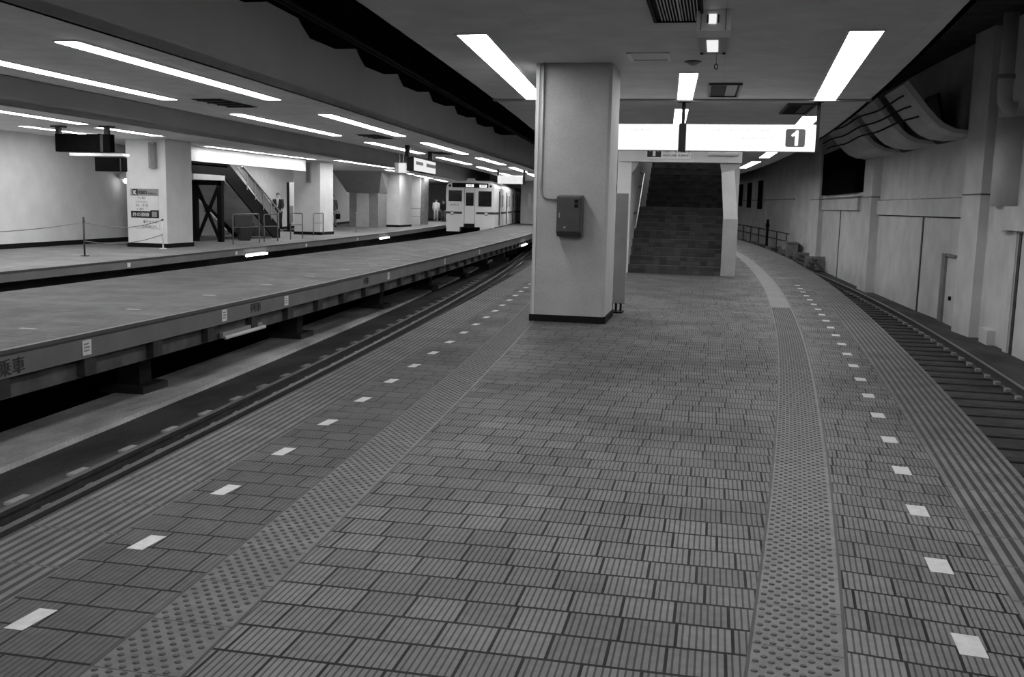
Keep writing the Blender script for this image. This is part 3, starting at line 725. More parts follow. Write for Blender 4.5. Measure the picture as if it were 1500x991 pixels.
MB().box(WR(19.7)-.075, WR(19.7)+.02, 19.58, 19.74, -1.15, 1.13).build('groove', M['steel'], wr)
MB().tube([(5.55, 20.6, 1.62), (5.55, 20.6, 3.3)], .34, 20).build('round_column', M['wallr'], wr, True)
MB().box(5.45, 5.7, 20.9, 21.5, -1.2, -.85).build('kerb_block', M['wallr'], wr)
def pier(x0, x1, y0, y1, sh, label, ledge_z):
    m = MB(); m.box(x0, x1+.3, y0, y1, ZB, 5.3, sh)
    o = tag(m.build('pillar', M['wallr']), label, 'pier', kind='structure')
    MB().box(x0-.012, x1+.3, y0-.012, y1, ledge_z, ledge_z+.03, sh).build('ledge', M['steel'], o)
    return o
pier(5.40, 5.75, 22.12, 23.2, -.10, 'broad concrete pier of the right wall, nearest the camera', 1.86)
pier(4.87, 5.25, 33.35, 34.9, -.03, 'concrete pier of the right wall under the curved soffit end', 1.93)
pier(4.42, 4.8, 45.3, 48.6, -.03, 'concrete pier of the right wall farthest from the camera', 1.95)
dr = empty('door_1', (5.5, 24.9, -1.15), 'narrow recessed service door in the right wall', 'door', kind='structure')
MB().box(WR(25.1)-.10, WR(25.1)+.03, 25.05, 25.42, -1.15, .50).build('door_jamb', M['steelm'], dr)
MB().box(WR(24.7)-.10, WR(24.7)+.03, 24.2, 25.06, .44, .50).build('door_head', M['steelm'], dr)
MB().box(WR(24.6)-.055, WR(24.6)+.02, 24.15, 25.05, -1.15, .44).build('door_leaf', M['wallr'], dr)
MB().disc((WR(24.5)-.08, 24.42, -.52), .05, .06, 'x', 12).build('door_knob', M['black'], dr)
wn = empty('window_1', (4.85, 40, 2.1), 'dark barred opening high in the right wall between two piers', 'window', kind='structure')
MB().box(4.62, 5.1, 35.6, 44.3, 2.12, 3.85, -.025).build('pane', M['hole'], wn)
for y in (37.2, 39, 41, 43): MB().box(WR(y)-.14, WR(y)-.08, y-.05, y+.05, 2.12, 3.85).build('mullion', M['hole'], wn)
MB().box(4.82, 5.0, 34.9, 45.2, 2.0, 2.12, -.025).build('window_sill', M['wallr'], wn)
# curved soffit over the track: pale bands; recess strips darkened as painted shade
prof = [(0, 3.2), (-.3, 3.18), (-.62, 3.22), (-.87, 3.33), (-1.02, 3.45), (-1.26, 3.7), (-1.55, 4.05), (-1.72, 4.25)]
sf = empty('wall_soffit', (5, 28, 3.2), 'curved concrete soffit of pale bands and shade-darkened recesses over the right track', 'soffit', kind='structure')
def band(y0, y1, kx, mat, name):
    P = []; F = []; n = len(prof)
    for y in (y0, y1):
        for x, z in prof: P.append((WR(y)+.03+x*kx, y, z))
        for x, z in prof: P.append((WR(y)+.07+x*kx*.97, y, z+.09))
    for i in range(n-1):
        F += [(i, i+1, 2*n+i+1, 2*n+i), (n+i, 3*n+i, 3*n+i+1, n+i+1), (i, n+i, n+i+1, i+1), (2*n+i, 2*n+i+1, 3*n+i+1, 3*n+i)]
    F += [(0, 2*n, 3*n, n), (n-1, 2*n-1, 4*n-1, 3*n-1)]
    MB().add(P, F).build(name, mat, sf)
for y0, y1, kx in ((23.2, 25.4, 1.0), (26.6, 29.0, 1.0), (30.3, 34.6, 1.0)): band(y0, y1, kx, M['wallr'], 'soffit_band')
for y0, y1 in ((25.4, 26.6), (29.0, 30.3)): band(y0, y1, .3, M['void'], 'shaded_recess')
for k in range(3):
    MB().tube([(WR(y)-1.30-.17*k, y, 3.60+.2*k+.03*sin(y*1.3+k)) for y in ys(23.4, 36, .6)], .022, 6).build('cable', M['black'], sf)
for k, (x, y, z) in enumerate([(5.22, 20.3, 3.45), (5.4, 19.2, 3.50)]):
    o = tag(MB().tube([(x, y, 5.2), (x, y, z+.3), (x+.02, y, z+.12), (x+.1, y, z+.02), (x+.22, y, z)], .135, 14).build('drain_pipe', M['wallr'], smooth=True), ['bent drain pipe at top right, beside the broad pier', 'bent drain pipe at top right, cut by the picture edge'][k], 'pipe', 'drain pipes')
    MB().tube([(x, y, z+.55), (x, y, z+.63)], .16, 14).build('pipe_collar', M['mid'], o)
# far wall: dark slots, a pale rail, railing, posts
for k, (y, z0, z1) in enumerate([(61.3, 1.49, 3.2), (65.0, 1.57, 3.14), (67.9, 1.65, 3.1)]):
    o = tag(MB().box(WF(y)-.06, WF(y)+.05, y-.45, y+.45, z0, z1, -.16).build('wall_slot', M['hole']), 'tall dark slot in the far right wall, '+['nearest of three','middle of three','farthest of three'][k], 'slot', 'wall slots')
wallstrip(lambda y: WF(y)-.05, ys(52, 90), 2.0, 2.06, .06).build('joint_line', M['mid'], wf)
rl = empty('safety_railing', (3.3, 57, -.6), 'low dark railing along the foot of the far right wall', 'railing')
for zz in (.25, -.15): MB().tube([(WF(y)-.35, y, zz+.012*(y-50)) for y in ys(51.2, 72, 1.5)], .03, 6).build('rail_bar', M['steel'], rl)
for i in range(8):
    y = 51.8+i*2.6; MB().tube([(WF(y)-.35, y, -1.2), (WF(y)-.35, y, .25+.012*(y-50))], .035, 6).build('post', M['steel'], rl)
tag(MB().box(2.76, 2.90, 56.3, 56.5, ZB, .92).box(2.73, 2.93, 56.25, 56.55, .5, .7).build('signal_post', M['black']), 'dark upright post standing before the far right wall', 'post')
cd = empty('cable_duct', (3.6, 50, -.6), 'dark cable pipes running along the far right wall on brackets', 'pipes')
for k in range(3): MB().tube([((WR(y) if y < 48 else WF(y))-.5-.12*k, y, -.62-.16*k) for y in ys(43, 74, 1.5)], .055, 8).build('pipe', M['steel'], cd)
for i in range(8):
    y = 44+i*3.6; x = (WR(y) if y < 48 else WF(y)); MB().box(x-.85, x, y-.06, y+.06, -1.05, -.5).build('bracket', M['steelm'], cd)
tag(MB().box(3.45, 3.95, 49.2, 50.6, ZB, -.15).box(3.4, 4.0, 49.15, 50.65, -.15, -.08).build('trackside_box', M['steelm'], bevel=.02), 'squat trackside cabinet at the foot of the far right wall', 'cabinet')

# ------------------------------------------------------------------ far platform: pillars, signs, stairs, railings
def fpillar(x0, x1, y0, y1, top, label):
    o = tag(MB().box(x0, x1, y0, y1, 0, top).build('pillar', M['white'], bevel=.01), label, 'pillar', kind='structure')
    MB().box(x0-.02, x1+.02, y0-.02, y1+.02, 0, .12).build('skirting', M['base'], o); return o
fpillar(-16.40, -15.16, 24.97, 26.35, 3.03, 'white pillar of the far platform with a printed station sign')
fpillar(-17.22, -16.06, 38.0, 39.4, 3.03, 'white pillar of the far platform behind the row of railings')
fpillar(-19.0, -17.75, 53.4, 55.6, 3.03, 'white pillar of the far platform near the train')
def slim(x, y, z0, z1, lab):
    e = empty('slim_lamp', (x, y, z0), lab, 'lamp', 'slim pillar boxes')
    MB().box(x-.10, x+.10, y-.12, y, z0, z1).build('casing', M['mid'], e, bevel=.01)
    MB().box(x-.02, x+.08, y-.13, y-.118, z0+.05, z1-.05).build('cover', M['steelm'], e)
slim(-15.52, 24.97, 2.22, 2.93, 'slim upright grey box high on the signed far pillar')
slim(-16.55, 38.0, 2.15, 2.95, 'slim upright grey box high on the far pillar behind railings')
ps = empty('pillar_sign', (-15.84, 24.96, 1.2), 'printed station direction sign on the white far pillar', 'sign')
yf = 24.955
MB().box(-16.27, -15.40, yf, 24.97, .55, 1.65).build('panel', M['white'], ps)
MB().box(-16.27, -15.40, yf-.006, yf, 1.45, 1.645).build('header_band', M['mid'], ps)
MB().box(-16.20, -16.04, yf-.010, yf-.006, 1.465, 1.63).build('logo_square', M['ink'], ps)
text('K', .15, M['notice'], ps, (-16.17, yf-.011, 1.49), (pi/2, 0, 0), 'logo', .1, .006)
text('KEIO', .13, M['ink'], ps, (-16.01, yf-.008, 1.50), (pi/2, 0, 0), 'lettering', .26, .004)
text('SHIBUYA', .07, M['ink'], ps, (-15.72, yf-.008, 1.49), (pi/2, 0, 0), 'lettering', .27)
text('下り 階段', .08, M['mid'], ps, (-16.06, yf-.002, 1.36), (pi/2, 0, 0), 'lettering', .25)
text('ハチ公 出口', .08, M['mid'], ps, (-16.12, yf-.002, 1.25), (pi/2, 0, 0), 'lettering', .36)
text('東急 ・ 地下鉄', .08, M['mid'], ps, (-16.12, yf-.002, 1.15), (pi/2, 0, 0), 'lettering', .38)
text('← 出口', .07, M['ink'], ps, (-16.08, yf-.002, 1.055), (pi/2, 0, 0), 'lettering', .2)
MB().box(-16.27, -15.40, yf-.006, yf, .83, 1.02).build('dark_band', M['ink'], ps)
MB().box(-15.66, -15.40, yf-.006, yf, 1.02, 1.05).build('dark_band', M['ink'], ps)
text('井の頭線', .12, M['notice'], ps, (-16.22, yf-.009, .88), (pi/2, 0, 0), 'lettering', .52)
MB().box(-15.61, -15.46, yf-.010, yf-.006, .86, 1.01).build('map_square', M['mid'], ps)
text('乗りかえ口', .09, M['ink'], ps, (-15.90, yf-.002, .69), (pi/2, 0, 0), 'lettering', .44)
text('渋谷出口へ', .09, M['ink'], ps, (-15.95, yf-.002, .56), (pi/2, 0, 0), 'lettering', .48)
# hanging dark signs at the far left
h = empty('hanging_sign', (-14.5, 20.5, 2.84), 'black unlit hanging sign on two hangers at far left', 'sign', 'hanging dark signs')
MB().box(-15.24, -13.80, 20.42, 20.60, 2.43, 2.84).build('panel', M['hole'], h, bevel=.01)
for x in (-15.2, -13.93):
    MB().box(x-.05, x+.05, 20.46, 20.56, 2.84, 3.03).build('hanger', M['steel'], h); MB().box(x-.14, x+.14, 20.4, 20.62, 2.99, 3.03).build('flange', M['steel'], h)
MB().box(-14.05, -13.98, 20.41, 20.42, 2.44, 2.83).build('divider', M['darkg'], h)
h = empty('hanging_sign', (-15.5, 23, 2.42), 'smaller black hanging sign under a pale beam beside the signed pillar', 'sign', 'hanging dark signs')
MB().box(-15.98, -15.14, 22.95, 23.12, 2.06, 2.42).build('panel', M['hole'], h, bevel=.01)
MB().box(-15.24, -15.21, 22.94, 22.95, 2.07, 2.41).build('divider', M['darkg'], h)
MB().box(-16.7, -15.12, 22.92, 23.2, 2.45, 2.52).build('pale_beam', M['pale'], h)
MB().box(-15.9, -15.84, 23.0, 23.08, 2.5, 3.03).build('hanger', M['steel'], h); MB().box(-16.6, -16.54, 23.0, 23.08, 2.5, 3.03).build('hanger', M['steel'], h)
wl = empty('wall_lamp', (-18.2, 27.6, 1.95), 'small lit lamp on the back wall beside the signed pillar', 'lamp')
MB().tube([(-18.30, 27.6, 2.05), (-18.14, 27.6, 2.03), (-18.08, 27.6, 1.98)], [.13, .13, .06], 14).build('shade', M['pale'], wl, True)
MB().tube([(-18.14, 27.6, 1.96), (-18.14, 27.6, 1.87), (-18.14, 27.6, 1.82)], [.07, .09, .03], 12).build('bulb', M['tube'], wl, True)
# bright bulkhead panel along the stair opening
bk = tag(MB().box(-16.2, -16.08, 27.9, 36.6, 2.58, 3.03).build('stair_bulkhead', M['white']), 'bright white bulkhead panel above the far stairs', 'bulkhead', kind='structure')
MB().box(-16.22, -16.06, 27.9, 36.6, 2.56, 2.585).build('edge_trim', M['pale'], bk)
for i in range(2): strip_light(-15.66, 28.1+4.3*i, -15.70, 32.2+4.3*i, .2, 3.03, M['lampf'], 'bare strip light washing the white stair bulkhead, '+['nearer of two','farther of two'][i], 'bulkhead lights', 1)
# far staircase (descends away from the camera)
fs = empty('staircase', (-16.8, 31, 0), 'steel staircase of the far platform with dark stringers and railing', 'staircase')
for k, x in enumerate((-16.10, -17.7)):
    MB().prism([(33.75, 0), (34.25, 0), (34.25, .38), (30.4, 2.56), (27.9, 2.56), (27.9, 2.18), (29.95, 2.18)], 'x', x-.06, x).build('stringer', M['black'], fs)
for i in range(13):
    y = 34.1-i*.29; z = .19*(i+1)
    MB().box(-17.66, -16.14, y-.3, y, z-.04, z).build('step', M['mid'], fs)
MB().box(-17.7, -16.1, 27.9, 30.3, 2.44, 2.5).build('landing', M['mid'], fs)
MB().box(-16.15, -16.05, 28.0, 30.0, 2.0, 2.17).build('fascia_panel', M['pale'], fs)
MB().prism([(34.0, .42), (34.2, .85), (31.45, 2.5), (30.9, 2.5)], 'x', -16.12, -16.10).build('balustrade_panel', M['mid'], fs)
MB().tube([(-16.08, 34.25, .95), (-16.08, 31.3, 2.54), (-16.08, 31.2, 2.48)], .03, 8).build('handrail', M['chrome'], fs, True)
for i in range(5):
    y = 34.1-i*.62; z0 = max(0, .45+(34.1-y)*.56); MB().tube([(-16.08, y, min(z0, 2.5)-.1), (-16.08, y, min(z0, 2.5)+.55)], .018, 6).build('baluster', M['chrome'], fs)
MB().prism([(27.9, 0.2), (33.6, .05), (30.1, 1.95), (27.9, 2.0)], 'x', -17.9, -17.76).build('under_stair_wall', M['wallr'], fs)
MB().prism([(34.0, .02), (30.1, 2.03), (28.0, 2.15), (28.0, 2.2), (30.15, 2.1), (34.1, .07)], 'x', -17.66, -16.16).build('soffit', M['wallr'], fs)
# X-braced frame below the landing
xf = empty('braced_frame', (-16.44, 29.55, 0), 'black X-braced steel frame carrying the far stair landing', 'frame')
for x in (-16.88, -15.98): MB().box(x-.08, x+.08, 29.45, 29.62, 0, 2.0).build('post', M['black'], xf)
MB().box(-16.98, -15.88, 29.45, 29.62, 1.84, 2.0).build('top_beam', M['black'], xf)
MB().bar((-16.84, 29.53, .05), (-16.02, 29.53, 1.85), .1, .06, (0, 1, 0)).build('brace', M['black'], xf); MB().bar((-16.02, 29.54, .05), (-16.84, 29.54, 1.85), .1, .06, (0, 1, 0)).build('brace', M['black'], xf)
MB().prism([(-16.52, .97), (-16.34, .97), (-16.34, 1.0), (-16.38, 1.1), (-16.48, 1.1), (-16.52, 1.0)], 'y', 29.48, 29.58).build('gusset_plate', M['black'], xf)
# tapered bin and railings
bn = tag(MB().loft([(-15.85, 30.9, 0, .22, .22), (-15.85, 30.9, .55, .36, .3), (-15.85, 30.9, .6, .37, .31)], 4).build('planter_bin', M['darkg']), 'dark tapered bin beside the far stairs', 'bin')
def rail_gate(pa, pb, h, label, panel=False, mid=True):
    e = empty('guard_railing', (pa[0], pa[1], 0), label, 'railing', 'far platform railings')
    a = Vector((pa[0], pa[1], 0)); b = Vector((pb[0], pb[1], 0)); d = (b-a)
    r = .02; c = .06
    n = d.normalized()
    MB().tube([a, a+Vector((0,0,h-c)), a+n*c*.3+Vector((0,0,h-c*.3)), a+n*c+Vector((0,0,h)), b-n*c+Vector((0,0,h)), b-n*c*.3+Vector((0,0,h-c*.3)), b+Vector((0,0,h-c)), b], r, 8).build('hoop', M['steelm'], e, True)
    if mid: MB().tube([a+Vector((0,0,h*.56)), b+Vector((0,0,h*.56))], .014, 6).build('middle_bar', M['steelm'], e)
    if panel:
        q0 = a+d*.06; q1 = a+d*.72
        MB().bar(q0+Vector((0,0,h*.77)), q1+Vector((0,0,h*.77)), .02, h*.36).build('panel', M['darkg'], e)
    return e
rail_gate((-14.73,27.98),(-14.80,29.9),.94,'tube guard railing with a dark panel, below the braced frame', True)
rail_gate((-14.94,30.55),(-14.80,31.3),.92,'tube guard railing at the foot of the far stairs')
rail_gate((-15.04,32.86),(-15.0,33.8),.94,'tube guard railing beside the man in a suit')
rail_gate((-15.87,36.84),(-16.02,38.2),.9,'tube guard railing in front of the second white pillar')
rail_gate((-17.9,54.5),(-17.6,57.0),1.05,'tube guard railing short of the train', False, True)
# rope posts
def rope_post(x, y, h, mat, label):
    e = empty('rope_post', (x, y, 0), label, 'post', 'rope posts')
    MB().tube([(x, y, 0), (x, y, h)], .022, 8).build('pole', mat, e, True); MB().disc((x, y, .01), .1, .02, 'z', 14).build('base', mat, e)
    MB().tube([(x, y, h-.12), (x, y, h-.08)], .032, 8).build('ring', M['darkg'], e)
rope_post(-14.61, 20.48, .92, M['steel'], 'dark rope post in front of the white back wall')
rope_post(-15.02, 24.5, .9, M['pale'], 'pale rope post in front of the signed pillar')
rope_post(-14.35, 13.5, .92, M['steelm'], 'dark rope post beyond the left picture edge')
rope_post(-16.4, 43.0, .9, M['steelm'], 'thin rope post between the second pillar and the train')
def rope(a, b, sag, label):
    P = [(a[0]+(b[0]-a[0])*t, a[1]+(b[1]-a[1])*t, a[2]+(b[2]-a[2])*t-sag*4*t*(1-t)) for t in [k/16 for k in range(17)]]
    tag(MB().tube(P, .011, 6).build('rope', M['steelm'], smooth=True), label, 'rope', 'barrier ropes')
rope((-14.35,13.5,.80),(-14.61,20.48,.80),.16,'slack rope from the dark post to the left picture edge')
rope((-14.61,20.48,.80),(-15.02,24.5,.80),.16,'slack rope between the dark post and the signed pillar')
rope((-14.61,20.48,.36),(-15.02,24.5,.40),.14,'low slack rope crossing the foot of the signed pillar')
# advertising stand beside the man
av = empty('advertising_stand', (-19.2, 41.2, 0), 'tall narrow advertising stand beside the man in a suit', 'stand')
MB().box(-18.98, -18.86, 41.1, 41.3, 0, 2.2).build('frame', M['black'], av); MB().box(-18.86, -18.66, 41.12, 41.28, .35, 2.2).build('poster', M['pale'], av)
MB().box(-18.85, -18.68, 41.11, 41.12, .4, 1.15).build('picture', M['mid'], av); MB().box(-19.1, -18.55, 40.95, 41.5, 0, .06).build('foot', M['black'], av)
# second stair enclosure: hanging wedge over a box room
wd = empty('stair_enclosure', (-19.4, 52.5, 0), 'grey stair underside wedge above a small box room on the far platform', 'stair enclosure')
P = [(-20.4, 49.9, 3.02), (-17.6, 49.9, 3.02), (-20.33, 51.9, 1.9), (-18.45, 51.9, 1.9), (-20.33, 53.3, 1.9), (-18.45, 53.3, 1.9), (-20.8, 53.3, 3.02), (-18.36, 53.3, 3.02)]
MB().add(P, [(0, 1, 3, 2), (2, 3, 5, 4), (0, 6, 7, 1), (1, 7, 5, 3), (0, 2, 4, 6), (4, 5, 7, 6)]).build('soffit_wedge', M['mid'], wd)
MB().box(-20.2, -18.5, 51.9, 53.3, 0, 1.9).build('box_room', M['mid'], wd)
MB().box(-19.75, -19.05, 51.86, 51.9, 0, 1.85).build('panel_door', M['wallr'], wd)
# white end wall with darker return
tag(MB().box(-20.6, -18.72, 60.6, 61.6, 0, 3.03).build('wall_end', M['white']), 'white end wall on the far platform behind the hanging clock box', 'wall', kind='structure')
tag(MB().box(-18.72, -18.5, 60.7, 61.6, 0, 3.03).build('wall_end_return', M['steelm']), 'dark narrow wall return beside the white end wall', 'wall', kind='structure')
# hanging white box and lit sign of the middle platform
hb = empty('hanging_box', (-11.2, 34, 2.84), 'small white box hung on two rods over the far track', 'box')
MB().box(-11.47, -11.0, 33.85, 34.2, 2.46, 2.84).build('casing', M['pale'], hb, bevel=.03); MB().box(-11.29, -11.03, 33.84, 33.85, 2.48, 2.82).build('face', M['signf'], hb)
for x in (-11.30, -11.17): MB().tube([(x, 34, 2.84), (x, 34, 3.2)], .018, 6).build('rod', M['pale'], hb)
ls = empty('backlit_sign', (-9.3, 30.7, 2.8), 'white backlit sign with two dark windows over the middle platform', 'sign', 'middle platform signs')
ang = math.atan2(.39, 3.7)
def seg(y0, y1, z0, z1, px, pt, mat, name):
    xa = lambda y: -9.16-.39*(y-28.9)/3.7
    MB().add([(xa(y0)+px, y0, z0), (xa(y1)+px, y1, z0), (xa(y1)+px, y1, z1), (xa(y0)+px, y0, z1), (xa(y0)+px-pt, y0, z0), (xa(y1)+px-pt, y1, z0), (xa(y1)+px-pt, y1, z1), (xa(y0)+px-pt, y0, z1)],
             [(0,1,2,3),(7,6,5,4),(0,4,5,1),(1,5,6,2),(2,6,7,3),(3,7,4,0)]).build(name, mat, ls)
seg(28.9, 32.6, 2.40, 2.81, 0, .22, M['black'], 'casing'); seg(28.93, 32.57, 2.41, 2.80, .012, .012, M['signf'], 'face')
seg(29.2, 30.3, 2.60, 2.70, .022, .01, M['darkg'], 'window'); seg(30.9, 32.5, 2.59, 2.70, .022, .01, M['darkg'], 'window')
for y in (28.7, 32.3): MB().box(-9.3-.1*(y-28.7)-.06, -9.3-.1*(y-28.7)+.06, y-.06, y+.06, 2.8, ZC).build('hanger', M['black'], ls)
ms = empty('backlit_sign', (-10.2, 48, 2.85), 'white backlit hanging sign above the right side of the train', 'sign', 'middle platform signs')
MB().box(-10.80, -9.52, 47.9, 48.1, 2.44, 2.85).build('casing', M['pale'], ms, bevel=.01); MB().box(-10.78, -9.54, 47.885, 47.9, 2.46, 2.83).build('face', M['signf'], ms)
MB().box(-10.84, -10.78, 47.95, 48.05, 2.6, ZC).build('hanger', M['black'], ms); MB().box(-9.52, -9.42, 47.95, 48.05, 2.42, ZC).build('hanger', M['black'], ms)
text('井 方面', .2, M['faint'], ms, (-10.62, 47.88, 2.55), (pi/2, 0, 0), 'lettering', .8)
mpil = tag(MB().box(-14.5, -13.55, 72.4, 73.4, 0, ZC).build('pillar', M['wallr'], bevel=.01), 'grey pillar of the middle platform beside the train', 'pillar', kind='structure')
MB().box(-13.95, -13.7, 72.36, 72.4, 1.25, 2.3).build('poster', M['white'], mpil)

# ------------------------------------------------------------------ train at the far track
tn = empty('train', (-14.25, 56.0, 0), 'cream commuter train with a dark front band at the far track', 'train', rz=.13)
tn_mat = Matrix.Translation((-14.25, 56.0, 0)) @ Matrix.Rotation(.13, 4, 'Z')
def tp(o):
    o.parent = tn; o.matrix_parent_inverse = Matrix.Identity(4); return o
W_ = 1.43
prof = [(-W_, .05), (-W_, 2.36), (-W_+.05, 2.52), (-W_+.2, 2.64), (-.9, 2.71), (0, 2.77), (.9, 2.71), (W_-.2, 2.64), (W_-.05, 2.52), (W_, 2.36), (W_, .05)]
for car, y0 in enumerate((0.0, 19.6)):
    b = tp(MB().prism(prof, 'y', y0, y0+19.1).build('car_body', M['trainb']))
    b2 = tp(MB().prism([(-1.15, 2.69), (1.15, 2.69), (1.0, 2.80), (-1.0, 2.80)], 'y', y0+1.5, y0+17.5).build('roof_unit', M['trainr']))
    tp(MB().box(W_-.004, W_+.008, y0, y0+19.1, .81, .94).build('side_stripe', M['steel']))
    for yd in (2.6, 8.0, 13.6, 18.0):
        dd = tp(MB().box(W_-.01, W_+.012, y0+yd+.4, y0+yd+1.0, .1, 2.2).build('door_gap', M['black']))
        d2 = tp(MB().box(W_-.006, W_+.010, y0+yd+1.05, y0+yd+1.7, .15, 2.15).build('sliding_door', M['trainb']))
        w = MB().box(W_+.008, W_+.014, y0+yd+1.2, y0+yd+1.55, 1.2, 2.0).build('door_window', M['glass']); w.parent = d2
        tp(MB().box(W_-.006, W_+.010, y0+yd+2.4, y0+yd+3.5, 1.25, 2.0).build('side_window', M['mid']))
tp(MB().box(-1.1, 1.1, 19.1, 19.6, .2, 2.5).build('gangway', M['black']))
tp(MB().box(-1.25, 1.25, 1.0, 38, -.7, .06).build('underframe', M['black']))
def fr(cx0, cx1, cy0, cy1): # front panel rectangle in local metres
    k = .00358; zz = lambda c: 2.77-((c/11.01+255)-264)*.0394
    return (cx0-120)*k-W_, (cx1-120)*k-W_, zz(cy1), zz(cy0)
def fpart(name, r, mat, d=.02, o=.0):
    x0, x1, z0, z1 = r; return tp(MB().box(x0, x1, -d, .01, z0, z1).build(name, mat))
db = fpart('destination_band', fr(218, 815, 142, 216), M['black'])
for r in (fr(445, 575, 160, 208), fr(668, 790, 165, 212)):
    x0, x1, z0, z1 = r; w = MB().box(x0, x1, -.028, -.02, z0, z1).build('destination_blind', M['dest']); w.parent = db
for body, cx, wd_ in (('各停', 470, .28), ('新宿', 690, .28)):
    t = text(body, .15, M['mid'], None, ((cx-120)*.00358-W_, -.03, 2.42), (pi/2, 0, 0), 'blind_lettering', wd_); t.parent = db
fpart('front_window', fr(160, 380, 262, 440), M['glass']); fpart('front_window', fr(655, 872, 270, 520), M['glass'])
fd = fpart('gangway_door', fr(428, 592, 228, 800), M['trainb'], .03)
x0, x1, z0, z1 = fr(448, 578, 296, 512); w = MB().box(x0, x1, -.036, -.03, z0, z1).build('door_window', M['glass']); w.parent = fd
for cx in (424, 596): fpart('door_seal', fr(cx-4, cx+4, 228, 860), M['mid'], .015)
fpart('coupler_recess', fr(415, 600, 805, 875), M['black'], .015)
for a, b_ in ((120, 385), (620, 922)): fpart('front_stripe', fr(a, b_, 610, 645), M['steel'], .012)
for cx in (222, 788):
    x = (cx-120)*.00358-W_; hl = tp(MB().disc((x, -.02, .85), .125, .06, 'y', 16).build('headlamp', M['mid'])); w = MB().disc((x, -.055, .85), .07, .02, 'y', 12).build('lens', M['pale']); w.parent = hl
for cx in (178, 855): tp(MB().disc(((cx-120)*.00358-W_, -.01, 2.45), .07, .03, 'y', 12).build('marker_lamp', M['black']))
t = text('6453', .17, M['steelm'], None, ((190-120)*.00358-W_, -.004, 1.28), (pi/2, 0, 0), 'number_lettering', .5); tp(t)
tp(MB().prism([(-.25, 2.76), (.25, 2.76), (.2, 2.9), (-.2, 2.9)], 'y', .2, .5).build('roof_lamp', M['pale']))
for x in (-1.0, 1.0): tp(MB().box(x-.4, x+.4, -.01, .6, -.22, .06).build('skirt', M['trainb']))

